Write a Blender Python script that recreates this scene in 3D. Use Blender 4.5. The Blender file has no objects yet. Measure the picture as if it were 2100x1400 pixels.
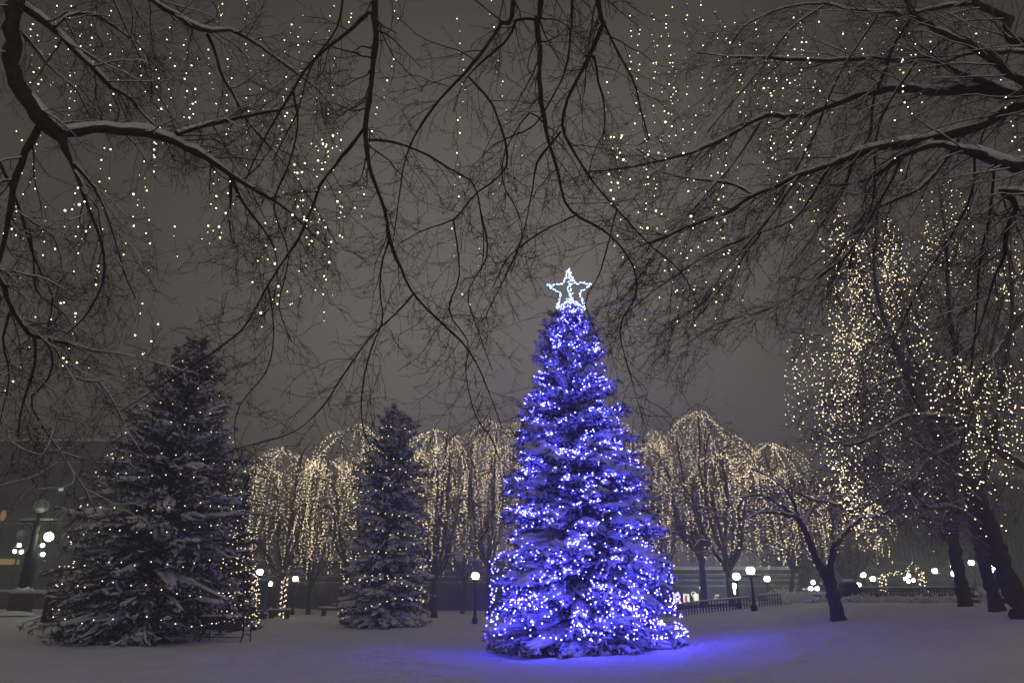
import bpy, math, random
import numpy as np
from mathutils import Vector

scene = bpy.context.scene
COL = scene.collection
R = math.radians

# ------------------------------------------------------------------ camera
F_PX, CX, CY = 1500.0, 1050.0, 700.0
PITCH, EYE = R(19.3), 1.6
cam = bpy.data.cameras.new('camera')
cam.sensor_width = 36.0; cam.sensor_fit = 'HORIZONTAL'
cam.lens = 36.0 * F_PX / 2100.0
cam.clip_end = 2000.0; cam.clip_start = 0.05
cam_o = bpy.data.objects.new('camera', cam); COL.objects.link(cam_o)
cam_o.location = (0, 0, EYE); cam_o.rotation_euler = (R(90) + PITCH, 0, 0)
scene.camera = cam_o

# ------------------------------------------------------------------ sky: low snow cloud lit by the city
world = bpy.data.worlds.new('World'); scene.world = world; world.use_nodes = True
wt = world.node_tree; wt.nodes.clear()
def wn(t): return wt.nodes.new(t)
tc = wn('ShaderNodeTexCoord'); sep = wn('ShaderNodeSeparateXYZ')
wt.links.new(tc.outputs['Generated'], sep.inputs[0])
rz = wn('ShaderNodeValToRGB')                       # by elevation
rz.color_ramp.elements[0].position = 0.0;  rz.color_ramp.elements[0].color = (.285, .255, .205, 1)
rz.color_ramp.elements[1].position = 1.0; rz.color_ramp.elements[1].color = (.26, .24, .23, 1)  # overhead glow, out of view, added to light the ground and snow
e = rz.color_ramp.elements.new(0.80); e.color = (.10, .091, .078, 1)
e = rz.color_ramp.elements.new(0.70); e.color = (.060, .053, .041, 1)  # dark band high up, vignetting put into the sky colour
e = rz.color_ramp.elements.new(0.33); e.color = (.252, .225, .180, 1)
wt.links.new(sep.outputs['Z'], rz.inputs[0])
ry = wn('ShaderNodeMapRange')                       # city glow strengthened behind and right of the camera to light the snow
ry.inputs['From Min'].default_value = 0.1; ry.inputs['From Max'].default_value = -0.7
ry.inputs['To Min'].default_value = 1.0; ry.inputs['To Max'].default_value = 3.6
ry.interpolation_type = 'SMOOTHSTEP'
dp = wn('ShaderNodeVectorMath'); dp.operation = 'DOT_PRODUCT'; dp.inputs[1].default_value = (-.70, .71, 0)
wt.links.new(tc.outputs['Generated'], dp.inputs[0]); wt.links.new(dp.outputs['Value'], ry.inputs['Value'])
nz = wn('ShaderNodeTexNoise'); nz.inputs['Scale'].default_value = 2.6; nz.inputs['Detail'].default_value = 4
wt.links.new(tc.outputs['Generated'], nz.inputs['Vector'])
nr = wn('ShaderNodeMapRange'); nr.inputs['To Min'].default_value = .88; nr.inputs['To Max'].default_value = 1.2
wt.links.new(nz.outputs['Fac'], nr.inputs['Value'])
mul = wn('ShaderNodeMath'); mul.operation = 'MULTIPLY'
wt.links.new(ry.outputs[0], mul.inputs[0]); wt.links.new(nr.outputs[0], mul.inputs[1])
ab = wn('ShaderNodeMath'); ab.operation = 'ABSOLUTE'; wt.links.new(sep.outputs['X'], ab.inputs[0])
rx = wn('ShaderNodeMapRange'); rx.interpolation_type = 'SMOOTHSTEP'      # sky dimmed towards the sides, lens vignetting put into its brightness
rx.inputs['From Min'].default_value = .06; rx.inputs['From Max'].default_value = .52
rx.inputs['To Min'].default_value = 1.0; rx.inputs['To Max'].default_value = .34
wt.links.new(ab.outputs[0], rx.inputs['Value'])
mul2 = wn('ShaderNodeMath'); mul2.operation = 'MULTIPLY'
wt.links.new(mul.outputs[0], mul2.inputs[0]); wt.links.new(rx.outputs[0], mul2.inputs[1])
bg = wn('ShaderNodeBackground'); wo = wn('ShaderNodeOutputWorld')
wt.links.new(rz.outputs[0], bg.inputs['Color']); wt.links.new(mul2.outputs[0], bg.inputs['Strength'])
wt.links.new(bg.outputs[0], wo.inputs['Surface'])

scene.view_settings.view_transform = 'Standard'
scene.view_settings.look = 'None'
scene.view_settings.exposure = 0.0
scene.view_settings.gamma = 1.0
scene.render.engine = 'CYCLES'
cy = scene.cycles
cy.use_denoising = True
cy.max_bounces = 5; cy.diffuse_bounces = 3; cy.glossy_bounces = 2
cy.transparent_max_bounces = 4; cy.volume_bounces = 0
cy.sample_clamp_indirect = 3.0
cy.use_light_tree = True
cy.caustics_reflective = False; cy.caustics_refractive = False

HAZE_DENSITY = 0.011

# ------------------------------------------------------------------ placing helpers
cP, sP = math.cos(PITCH), math.sin(PITCH)
def at(px, py, Y):
    """point of the world seen at photo pixel (px, py) at forward distance Y"""
    u = (px - CX) / F_PX; v = -(py - CY) / F_PX
    d = (u, cP - v * sP, sP + v * cP)
    t = Y / d[1]
    return np.array([u * t, Y, EYE + d[2] * t])
def mpp(py, Y):
    """metres per photo pixel there"""
    v = -(py - CY) / F_PX
    return Y / (cP - v * sP) / F_PX
def sst(a, b, x):
    t = np.clip((np.asarray(x, float) - a) / (b - a), 0, 1)
    return t * t * (3 - 2 * t)
def ground_h(x, y):
    x = np.asarray(x, float); y = np.asarray(y, float)
    hf = .45 * sst(28, 52, y)
    hr = 1.35 * sst(1, 17, x) * sst(8, 22, y) * (1 - .55 * sst(46, 58, y))
    hl = .80 * sst(13, 23, -x) * sst(26, 37, y)
    h = (hf ** 4 + hr ** 4 + hl ** 4 + 1e-12) ** .25
    h = h + .03 * np.sin(x * .55 + 1.3) * np.sin(y * .4) + .015 * np.sin(x * 1.7 + y * 1.1)
    return h
def gz(x, y): return float(ground_h(x, y))

# ------------------------------------------------------------------ materials
def mat(name, color, rough=.8, noise=None, bump=None, emit=None, estr=1.0, metallic=0., snow_top=None, sss=0.):
    m = bpy.data.materials.new(name); m.use_nodes = True
    nt = m.node_tree; b = nt.nodes['Principled BSDF']
    b.inputs['Base Color'].default_value = (*color, 1); b.inputs['Roughness'].default_value = rough
    b.inputs['Metallic'].default_value = metallic
    b.inputs['Specular IOR Level'].default_value = .25
    col_out = None
    if noise or bump or snow_top:
        t = nt.nodes.new('ShaderNodeTexCoord')
    if noise:
        sc, lo, hi = noise
        n = nt.nodes.new('ShaderNodeTexNoise'); n.inputs['Scale'].default_value = sc; n.inputs['Detail'].default_value = 5
        nt.links.new(t.outputs['Object'], n.inputs['Vector'])
        r = nt.nodes.new('ShaderNodeValToRGB')
        r.color_ramp.elements[0].position = .3; r.color_ramp.elements[1].position = .7
        r.color_ramp.elements[0].color = (*[c * lo for c in color], 1)
        r.color_ramp.elements[1].color = (*[min(1, c * hi) for c in color], 1)
        nt.links.new(n.outputs['Fac'], r.inputs[0]); col_out = r.outputs[0]
    if snow_top:                                  # fresh snow lying on whatever faces up
        g = nt.nodes.new('ShaderNodeNewGeometry'); s = nt.nodes.new('ShaderNodeSeparateXYZ')
        nt.links.new(g.outputs['Normal'], s.inputs[0])
        mr = nt.nodes.new('ShaderNodeMapRange')
        mr.inputs['From Min'].default_value = snow_top; mr.inputs['From Max'].default_value = snow_top + .25
        nt.links.new(s.outputs['Z'], mr.inputs['Value'])
        mx = nt.nodes.new('ShaderNodeMix'); mx.data_type = 'RGBA'
        nt.links.new(mr.outputs[0], mx.inputs[0])
        if col_out: nt.links.new(col_out, mx.inputs[6])
        else: mx.inputs[6].default_value = (*color, 1)
        mx.inputs[7].default_value = (.72, .73, .76, 1)
        col_out = mx.outputs[2]
    if col_out: nt.links.new(col_out, b.inputs['Base Color'])
    if bump:
        sc, st = bump
        n2 = nt.nodes.new('ShaderNodeTexNoise'); n2.inputs['Scale'].default_value = sc; n2.inputs['Detail'].default_value = 6
        nt.links.new(t.outputs['Object'], n2.inputs['Vector'])
        bp = nt.nodes.new('ShaderNodeBump'); bp.inputs['Strength'].default_value = st; bp.inputs['Distance'].default_value = .03
        nt.links.new(n2.outputs['Fac'], bp.inputs['Height']); nt.links.new(bp.outputs[0], b.inputs['Normal'])
    if emit:
        b.inputs['Emission Color'].default_value = (*emit, 1); b.inputs['Emission Strength'].default_value = estr
    return m

M_SNOW = mat('fresh_snow', (.84, .85, .88), .7, noise=(3, .96, 1.03), bump=(13, .6))
M_GROUND = mat('ground_snow', (.84, .85, .89), .75, noise=(.8, .95, 1.03), bump=(5, .8))
M_BARK = mat('dark_wet_bark', (.042, .033, .028), .8, noise=(14, .6, 1.6), bump=(30, .6))
M_TWIG = mat('twig_bark', (.046, .033, .026), .8)
M_TWIG_FAR = mat('brown_twig_bark', (.115, .075, .052), .85, snow_top=.55)
M_BARK_FAR = mat('brown_bark', (.075, .062, .055), .85, noise=(8, .7, 1.5), bump=(20, .5))
M_TWIG_SNOWY = mat('snow_dusted_twig', (.085, .058, .044), .85, snow_top=.45)
M_NEEDLE = mat('spruce_needles', (.024, .036, .024), .75, noise=(2.5, .6, 1.5))
M_NEEDLE_B = mat('blue_spruce_needles', (.024, .036, .042), .7, noise=(2.5, .7, 1.4))
M_WIRE = mat('cable', (.02, .022, .02), .6)
M_IRON = mat('black_iron', (.02, .021, .022), .5, noise=(20, .7, 1.4))
M_STEEL = mat('blue_grey_paint', (.10, .16, .26), .5, noise=(6, .8, 1.2))
M_BRICK = mat('dark_stone', (.10, .09, .08), .85, noise=(9, .6, 1.4), bump=(14, .6))
M_WALL = mat('dark_concrete', (.13, .13, .125), .85, noise=(.6, .75, 1.25), bump=(6, .3))
M_WALL_R = mat('ribbed_facade', (.17, .17, .155), .8, noise=(.35, .7, 1.25))
M_GLASS = mat('dark_glazing', (.03, .035, .04), .2)
M_LEDGE = mat('pale_stone', (.20, .195, .18), .85, noise=(3, .8, 1.15))
M_FROST = mat('unlit_globe', (.55, .58, .58), .35)
def emat(name, col, s): return mat(name, (.8, .8, .8), .5, emit=col, estr=s)
M_WARM = emat('warm_bulb', (1.0, .78, .47), 7.0)
M_WARM_FAR = emat('far_warm_bulb', (1.0, .76, .45), 7.5)
M_WARM_NEAR = emat('warm_bulb_near', (1.0, .79, .48), 4.5)
M_BLUE = emat('blue_bulb', (.058, .052, 1.0), 150)
M_BLUE_LOW = emat("low_blue_bulb", (.045, .036, 1.0), 330)  # strengthened low bulbs, added to throw a blue pool on the ground
M_STAR = emat('ice_blue_bulb', (.36, .52, 1.0), 4.5)
M_GLOBE = emat('lit_globe', (.90, 1.0, .74), 38.0)
M_GLOBE_COOL = emat('lit_cool_globe', (.80, 1.0, .88), 32.0)
M_POSTER = emat('lit_poster', (1.0, .86, .66), 1.6)
M_WINDOW = emat('lit_window', (.75, 1.0, .88), .8)
M_ORANGE = emat('orange_lamp', (1.0, .50, .12), .35)

# ------------------------------------------------------------------ mesh helpers
class Acc:
    def __init__(s): s.v = []; s.f = []; s.n = 0
    def add(s, v, quads=None, tris=None, mi=0):
        v = np.asarray(v, np.float32).reshape(-1, 3)
        if quads is not None and len(quads): s.f.append((np.asarray(quads, np.int64).reshape(-1, 4) + s.n, mi))
        if tris is not None and len(tris): s.f.append((np.asarray(tris, np.int64).reshape(-1, 3) + s.n, mi))
        s.v.append(v); s.n += len(v)
    # tubes along a batch of polylines P (M,N,3) with radii (M,N)
    def tubes(s, P, Rad, k=4, mi=0, cap=False, flat=1.0):
        P = np.asarray(P, float); Rad = np.asarray(Rad, float)
        if P.ndim == 2: P = P[None]; Rad = Rad[None]
        M, N, _ = P.shape
        if M == 0: return
        T = np.gradient(P, axis=1); T /= np.linalg.norm(T, axis=2, keepdims=True) + 1e-9
        mx = np.abs(T).max(axis=1); ax = np.argmin(mx, axis=1)
        ref = np.eye(3)[ax][:, None, :]
        U = np.cross(T, ref); U /= np.linalg.norm(U, axis=2, keepdims=True) + 1e-9
        V = np.cross(T, U)
        a = np.arange(k) * 2 * np.pi / k
        off = Rad[:, :, None, None] * (np.cos(a)[None, None, :, None] * U[:, :, None, :] + np.sin(a)[None, None, :, None] * V[:, :, None, :])
        off[..., 2] *= flat
        pts = P[:, :, None, :] + off
        idx = np.arange(M * N * k).reshape(M, N, k)
        q = np.stack([idx[:, :-1, :], np.roll(idx, -1, 2)[:, :-1, :], np.roll(idx, -1, 2)[:, 1:, :], idx[:, 1:, :]], -1)
        tris = None
        if cap and k >= 3:
            tl = []
            for j in range(1, k - 1):
                tl.append(np.stack([idx[:, 0, 0], idx[:, 0, j + 1], idx[:, 0, j]], -1))
                tl.append(np.stack([idx[:, -1, 0], idx[:, -1, j], idx[:, -1, j + 1]], -1))
            tris = np.concatenate(tl)
        s.add(pts, q, tris, mi)
    def octas(s, C, r, mi=0):
        C = np.asarray(C, float).reshape(-1, 3); M = len(C)
        if M == 0: return
        r = np.broadcast_to(np.asarray(r, float), (M,))
        d = np.array([[1, 0, 0], [-1, 0, 0], [0, 1, 0], [0, -1, 0], [0, 0, 1], [0, 0, -1]], float)
        v = C[:, None, :] + d[None] * r[:, None, None]
        t = np.array([[0, 2, 4], [2, 1, 4], [1, 3, 4], [3, 0, 4], [2, 0, 5], [1, 2, 5], [3, 1, 5], [0, 3, 5]])
        s.add(v, None, (t[None] + (np.arange(M) * 6)[:, None, None]), mi)
    def bulb_wire(s, C, r, wire=.003):
        """one cable that swells into a bulb at every point of C"""
        C = np.asarray(C, float); M = len(C); r = np.broadcast_to(np.asarray(r, float), (M,))
        T = np.gradient(C, axis=0); T = T / (np.linalg.norm(T, axis=1, keepdims=True) + 1e-9)
        P = np.stack([C - T * r[:, None], C - T * r[:, None] * .45, C + T * r[:, None] * .45, C + T * r[:, None]], 1).reshape(-1, 3)
        Rr = np.stack([np.full(M, wire), r * .95, r * .95, np.full(M, wire)], 1).reshape(-1)
        n0 = s.n; a = Acc(); a.tubes(P, Rr, 5)
        q = a.f[0][0].reshape(-1, 5, 4); lit = np.arange(len(q)) % 4 != 3
        s.add(a.v[0], q[lit].reshape(-1, 4), None, 0)
        if (~lit).any(): s.f.append((q[~lit].reshape(-1, 4) + n0, 1))
    def box(s, c, size, rz=0., mi=0, taper=1.0):
        hx, hy, hz = [q / 2 for q in size]
        v = []
        for z, k in ((-hz, 1.), (hz, taper)):
            for x, y in ((-hx, -hy), (hx, -hy), (hx, hy), (-hx, hy)):
                x2, y2 = x * k, y * k
                v.append((c[0] + x2 * math.cos(rz) - y2 * math.sin(rz), c[1] + x2 * math.sin(rz) + y2 * math.cos(rz), c[2] + z))
        s.add(v, [(0, 3, 2, 1), (4, 5, 6, 7), (0, 1, 5, 4), (1, 2, 6, 5), (2, 3, 7, 6), (3, 0, 4, 7)], None, mi)
    def ball(s, c, rad, nu=14, nv=8, mi=0, sq=(1, 1, 1), zcut=-1.0):
        v = []; q = []
        t0 = math.asin(max(-1, zcut))
        for i in range(nv + 1):
            th = t0 + (math.pi / 2 - t0) * i / nv
            for j in range(nu):
                ph = 2 * math.pi * j / nu
                v.append((c[0] + rad * sq[0] * math.cos(th) * math.cos(ph), c[1] + rad * sq[1] * math.cos(th) * math.sin(ph), c[2] + rad * sq[2] * math.sin(th)))
        for i in range(nv):
            for j in range(nu):
                q.append((i * nu + j, i * nu + (j + 1) % nu, (i + 1) * nu + (j + 1) % nu, (i + 1) * nu + j))
        s.add(v, q, None, mi)
    def lathe(s, c, prof, k=12, mi=0):
        v = []; q = []
        for r_, z in prof:
            for j in range(k):
                a = 2 * math.pi * j / k
                v.append((c[0] + r_ * math.cos(a), c[1] + r_ * math.sin(a), c[2] + z))
        for i in range(len(prof) - 1):
            for j in range(k):
                q.append((i * k + j, i * k + (j + 1) % k, (i + 1) * k + (j + 1) % k, (i + 1) * k + j))
        s.add(v, q, None, mi)
    def mesh(s, name, mats, smooth):
        me = bpy.data.meshes.new(name)
        if not isinstance(mats, (list, tuple)): mats = [mats]
        for m in mats: me.materials.append(m)
        v = np.concatenate(s.v).astype(np.float32)
        loops = np.concatenate([f.reshape(-1) for f, _ in s.f]).astype(np.int32)
        tot = np.concatenate([np.full(len(f), f.shape[1], np.int32) for f, _ in s.f])
        mi = np.concatenate([np.full(len(f), m, np.int32) for f, m in s.f])
        st = np.concatenate([[0], np.cumsum(tot)[:-1]]).astype(np.int32)
        me.vertices.add(len(v)); me.vertices.foreach_set('co', v.reshape(-1))
        me.loops.add(len(loops)); me.loops.foreach_set('vertex_index', loops)
        me.polygons.add(len(tot)); me.polygons.foreach_set('loop_start', st)
        me.polygons.foreach_set('material_index', mi)
        me.polygons.foreach_set('use_smooth', np.full(len(tot), smooth, bool))
        me.update(calc_edges=True)
        return me

def obj(name, acc, mats, parent=None, smooth=True):
    """world-space accumulator -> one mesh object (re-based on its parent when it has one)"""
    o = bpy.data.objects.new(name, acc.mesh(name, mats, smooth)); COL.objects.link(o)
    if parent is not None:
        o.parent = parent
        o.matrix_parent_inverse = parent.matrix_basis.inverted()
    return o
def thing(name, label, cat, loc=(0, 0, 0), group=None):
    o = bpy.data.objects.new(name, None); COL.objects.link(o); o.empty_display_size = .3
    o.location = [float(q) for q in loc]; o['label'] = label; o['category'] = cat
    if group: o['group'] = group
    return o
def tag(o, label, cat, group=None):
    o['label'] = label; o['category'] = cat
    if group: o['group'] = group
    return o

# ------------------------------------------------------------------ branching helpers
def unit(v): return v / (np.linalg.norm(v, axis=-1, keepdims=True) + 1e-9)
def spline(pts, sub=6):
    """Catmull-Rom through rows of pts (any number of columns)"""
    p = np.asarray(pts, float)
    p = np.vstack([2 * p[0] - p[1], p, 2 * p[-1] - p[-2]])
    out = []
    for i in range(1, len(p) - 2):
        for j in range(sub):
            t = j / sub
            out.append(.5 * ((2 * p[i]) + (-p[i - 1] + p[i + 1]) * t + (2 * p[i - 1] - 5 * p[i] + 4 * p[i + 1] - p[i + 2]) * t * t + (-p[i - 1] + 3 * p[i] - 3 * p[i + 1] + p[i + 2]) * t ** 3))
    out.append(p[-2])
    return np.array(out)
def sample(P, t):
    """P (M,N,3 or M,N), t (M,k) in 0..1 -> (M,k,..)"""
    M, N = P.shape[:2]
    f = np.clip(t, 0, .9999) * (N - 1); i = f.astype(int); w = f - i
    m = np.arange(M)[:, None]
    if P.ndim == 3: w = w[..., None]
    return P[m, i] * (1 - w) + P[m, i + 1] * w
def spawn(P, Rd, k, rng, t0=.15, t1=1., length=(.3, .6), n=6, angle=(35, 70), grav=0., wig=.15, rr=.6, tip=.25, rmin=.0015, planar=0., abslen=True, bias=None, zig=0., shrink=.45):
    """k side branches on every polyline of the batch"""
    M, N = P.shape[:2]
    if M == 0: return np.zeros((0, n, 3)), np.zeros((0, n))
    t = t0 + (t1 - t0) * (np.arange(k)[None, :] + rng.random((M, k))) / k
    S = sample(P, t); T = unit(sample(np.gradient(P, axis=1), t)); r0 = sample(Rd, t)
    side = unit(np.cross(T, rng.normal(size=(M, k, 3))))
    if planar:
        h = unit(np.cross(T, np.array([0, 0, 1.]))); sg = np.where((np.arange(k) % 2) == 0, 1., -1.)[None, :, None]
        side = unit(side * (1 - planar) + h * sg * planar)
    a = np.radians(rng.uniform(*angle, size=(M, k)))[..., None]
    D = unit(T * np.cos(a) + side * np.sin(a))
    if bias is not None: D = unit(D + np.asarray(bias))
    L = rng.uniform(*length, size=(M, k)) * (1 - shrink * t)
    if not abslen: L = L * np.linalg.norm(np.diff(P, axis=1), axis=2).sum(1)[:, None]
    S = S.reshape(-1, 3); D = D.reshape(-1, 3); L = L.reshape(-1); r0 = r0.reshape(-1)
    C = np.zeros((M * k, n, 3)); C[:, 0] = S; d = D
    step = (L / (n - 1))[:, None]
    zv = unit(np.cross(D, rng.normal(size=D.shape)))
    for j in range(1, n):
        d = unit(d + rng.normal(size=d.shape) * wig + np.array([0, 0, -1.]) * grav * step * 3 + zv * zig * (1 if j % 2 else -1))
        C[:, j] = C[:, j - 1] + d * step
    rb = np.maximum(r0 * rr, rmin)
    Rr = rb[:, None] * np.linspace(1, tip, n)[None]
    return C, np.maximum(Rr, rmin * .8)
def snow_on(acc, P, Rd, rng, lift=.55, fat=.85, k=6, extra=.004, mn=.45):
    """a ridge of snow lying along the upper side of limbs"""
    P = np.asarray(P, float); Rd = np.asarray(Rd, float)
    if P.ndim == 2: P = P[None]; Rd = Rd[None]
    T = unit(np.gradient(P, axis=1)); hz = np.sqrt(np.clip(1 - T[..., 2] ** 2, 0, 1))
    w = sst(mn, min(mn + .5, .99), hz) * (.75 + .5 * rng.random(hz.shape))
    w[:, 1:-1] = (w[:, :-2] + 2 * w[:, 1:-1] + w[:, 2:]) / 4; w[:, 1:-1] = (w[:, :-2] + 2 * w[:, 1:-1] + w[:, 2:]) / 4
    w[:, -1] *= .3
    Q = P.copy(); Q[..., 2] += Rd * lift * w + extra * w
    acc.tubes(Q, np.maximum((Rd * fat + extra) * np.clip(w, 0, 1.1), .0005), k)
def limb(pts, rng, Y0=None, sub=6, pre=None, wig=.0):
    """pts rows: px, py, width px, Y -> smooth 3D polyline and radii; pre = world points (x,y,z,r) leading in from out of frame"""
    rows = []
    for p in pts:
        px, py, w, Y = p
        c = at(px, py, Y); rows.append([*c, w * mpp(py, Y) / 2])
    if pre is not None: rows = [list(q) for q in pre] + rows
    s = spline(rows, sub)
    if wig:
        s[1:-1, :3] += rng.normal(size=(len(s) - 2, 3)) * wig
    return s[:, :3], np.maximum(s[:, 3], .0015)
def resample(P, Rd, n):
    d = np.concatenate([[0], np.cumsum(np.linalg.norm(np.diff(P, axis=0), axis=1))])
    t = np.linspace(0, d[-1], n)
    return np.stack([np.interp(t, d, P[:, i]) for i in range(3)], 1), np.interp(t, d, Rd), d[-1]

# ================================================================== GROUND
def build_ground():
    xs = np.concatenate([np.linspace(-260, -34, 24)[:-1], np.linspace(-34, 34, 460), np.linspace(34, 260, 24)[1:]])
    ys = np.concatenate([np.linspace(-60, 12, 16)[:-1], np.linspace(12, 60, 420), np.linspace(60, 330, 40)[1:]])
    X, Y = np.meshgrid(xs, ys)
    Z = ground_h(X, Y)
    rng = np.random.default_rng(5)
    inn = (np.abs(X) < 34) & (Y > 12) & (Y < 60)
    # windblown ripples, and a trail of old footprints filling up with snow
    Z = Z + inn * (.012 * np.sin(X * 3.1 + np.sin(Y * 1.3) * 2) * np.sin(Y * 2.3 + X * .7) + rng.normal(size=Z.shape) * .003)
    def prints(x0, y0, x1, y1, n):
        nonlocal Z
        for i in range(n):
            t = i / (n - 1); s = .14 if i % 2 else -.14
            cx = x0 + (x1 - x0) * t + s + rng.normal() * .05 + .3 * math.sin(t * 5); cyy = y0 + (y1 - y0) * t + rng.normal() * .08
            d2 = ((X - cx) / .17) ** 2 + ((Y - cyy) / .22) ** 2
            Z = Z - .20 * np.exp(-d2) + .06 * np.exp(-((d2 - 2.2) ** 2))
    prints(-4.6, 24.5, -2.2, 17.5, 16); prints(-5.2, 25, -4.2, 22.5, 7); prints(-2.4, 18, -.4, 14.5, 9); prints(4.2, 15.2, 9.5, 21.5, 17); prints(-9.5, 19, -6.2, 24.5, 13)
    Z = Z + inn * (.050 * np.sin(X * .7 + 2 * np.sin(Y * .45)) * np.sin(Y * .62 + X * .3) + .010 * np.sin(X * 5.3 + Y * 2.1) * np.sin(Y * 4.7 - X * 1.3))
    for k in range(260):                                 # lumps that dropped from the branches
        cx, cyy = rng.uniform(-14, 14), rng.uniform(14.5, 27)
        i0, i1 = np.searchsorted(ys, [cyy - .6, cyy + .6]); j0, j1 = np.searchsorted(xs, [cx - .6, cx + .6])
        Z[i0:i1, j0:j1] += rng.uniform(-.05, .06) * np.exp(-((X[i0:i1, j0:j1] - cx) ** 2 + (Y[i0:i1, j0:j1] - cyy) ** 2) / rng.uniform(.015, .05))
    a = Acc(); ny, nx = X.shape
    i = np.arange(ny * nx).reshape(ny, nx)
    a.add(np.stack([X, Y, Z], -1), np.stack([i[:-1, :-1], i[:-1, 1:], i[1:, 1:], i[1:, :-1]], -1))
    o = obj('ground', a, M_GROUND); o['kind'] = 'structure'; o['label'] = 'snow-covered park lawn with faint footprints'
build_ground()

# ================================================================== SPRUCES
def prof_fn(prof):
    t = np.array([p[0] for p in prof]); r = np.array([p[1] for p in prof])
    return lambda z: np.interp(z, t, r)
def make_spruce(label, base, H, prof, seed, nb=520, needle=M_NEEDLE, snow_amt=.6, lean=(0, 0), shoots=14, blade=.12, snow_r=.055, droop=.32, trim=None, pad=.10):
    rng = np.random.default_rng(seed)
    base = np.asarray(base, float)
    pf = prof_fn(prof)
    root = thing('spruce_tree', label, 'tree', base)
    axis = lambda zf: base[None, :2] + np.asarray(lean)[None] * np.asarray(zf)[:, None]
    # trunk
    zz = np.linspace(0, 1, 12)
    tp = np.column_stack([axis(zz), base[2] - .1 + zz * H]); a = Acc(); a.tubes(tp, .02 + .2 * (1 - zz), 8); obj('trunk', a, M_BARK, root)
    # branches
    u = (np.arange(nb) + rng.random(nb)) / nb
    zf = .015 + .975 * (1 - (1 - u) ** .62)                   # more of them low down, where it is wide
    nl = int(H / .42); zf = np.clip((np.round(zf * nl) + rng.normal(size=nb) * .16) / nl, .012, .99)   # whorls
    az = np.arange(nb) * 2.39996 + rng.normal(size=nb) * .35
    n = 7; s = np.linspace(0, 1, n)
    L = pf(zf) * rng.uniform(.56, 1.08, nb); L[rng.random(nb) < .09] *= 1.2
    if trim: L = np.where((np.abs(np.arctan2(np.sin(az - trim[0]), np.cos(az - trim[0]))) < trim[1]) & (zf < trim[2]), L * trim[3], L)
    e0 = np.radians(np.interp(zf, [0, .25, .6, 1], [2, 8, 22, 55]) + rng.normal(size=nb) * 7)
    dr = droop * np.interp(zf, [0, .5, 1], [.8, 1.1, .5]) * rng.uniform(.7, 1.35, nb)
    B = np.zeros((nb, n, 3))
    hx = np.cos(az)[:, None] * s * L[:, None]; hy = np.sin(az)[:, None] * s * L[:, None]
    bend = rng.normal(size=nb)[:, None] * .08 * L[:, None] * s ** 2
    B[..., 0] = axis(zf)[:, :1] + hx - np.sin(az)[:, None] * bend
    B[..., 1] = axis(zf)[:, 1:] + hy + np.cos(az)[:, None] * bend
    B[..., 2] = (base[2] + zf * H)[:, None] + L[:, None] * (np.tan(e0)[:, None] * s - dr[:, None] * 1.6 * s ** 2 + dr[:, None] * .75 * s ** 3)
    g = ground_h(B[..., 0], B[..., 1]) + .08
    B[..., 2] = np.maximum(B[..., 2], g + .04 * rng.random(B.shape[:2]))
    Rb = (.012 + .012 * L)[:, None] * (1 - .85 * s)[None]
    # side shoots, thickest on the outer half of each branch
    S1, R1 = spawn(B, Rb, shoots, rng, .22, 1.0, (.30, .52), 4, (38, 68), grav=.22, wig=.10, rr=.4, planar=.7, shrink=.35)
    sc = np.repeat(np.clip(L / 2.4, .35, 1.15), shoots)[:, None, None]
    S1 = S1[:, :1] + (S1 - S1[:, :1]) * sc
    S2, R2 = spawn(S1, R1, 3, rng, .25, 1.0, (.14, .26), 3, (30, 65), grav=.3, wig=.1, rr=.5, planar=.5, shrink=.3)
    a = Acc(); a.tubes(B, Rb, 4); a.tubes(S1, np.maximum(R1, .004), 3)
    tw = obj('branch_frame', a, M_BARK, root)
    def blades(acc, P, k, ln, wd):
        M = len(P)
        t = rng.random((M, k)); b = sample(P, t); T = unit(sample(np.gradient(P, axis=1), t))
        sd = unit(np.cross(T, rng.normal(size=(M, k, 3))))
        d = unit(T * rng.uniform(.35, 1.1, (M, k, 1)) + sd * .75 + np.array([0, 0, -.12]))
        l = ln * rng.uniform(.6, 1.25, (M, k, 1)); w = unit(np.cross(d, rng.normal(size=(M, k, 3)))) * wd * .5
        tri = np.stack([b - w, b + w, b + d * l], 2)
        tri[..., 2] = np.maximum(tri[..., 2], ground_h(tri[..., 0], tri[..., 1]) + .01)
        q = tri.reshape(-1, 3); acc.add(q, None, np.arange(len(q)).reshape(-1, 3))
    a = Acc()
    blades(a, B[:, 2:], 22, blade * 1.05, .032); blades(a, S1, 14, blade * .95, .028); blades(a, S2, 8, blade * .8, .026)
    obj('foliage', a, needle, root, smooth=False)
    # snow cushions
    def noise3(p): return np.sin(p[:, 0] * 2.3 + 1.1 * np.sin(p[:, 2] * 1.7)) * np.sin(p[:, 1] * 2.1 + p[:, 2] * 1.3) + .6 * np.sin(p[:, 2] * 5.1 + p[:, 0] * 3.3)
    a = Acc()
    def lay(P, p_keep, rad, k):
        m = P.mean(1); rd = np.linalg.norm(m[:, :2] - axis(np.clip((m[:, 2] - base[2]) / H, 0, 1)), axis=1) / (pf(np.clip((m[:, 2] - base[2]) / H, 0, 1)) + .01)
        keep = (rng.random(len(P)) < p_keep * np.clip(.25 + rd, 0, 1.15) * np.clip(.85 + .5 * noise3(m), .15, 1.2))
        Q = P[keep].copy(); Q[..., 2] += rad * .7
        Q += rng.normal(size=Q.shape) * rad * .18
        nn = Q.shape[1]; pr = np.sin(np.linspace(.25, np.pi - .12, nn)) ** .6
        rr = rad * rng.uniform(.6, 1.35, (len(Q), 1)) * pr[None] * (.8 + .4 * rng.random((len(Q), nn)))
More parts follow.
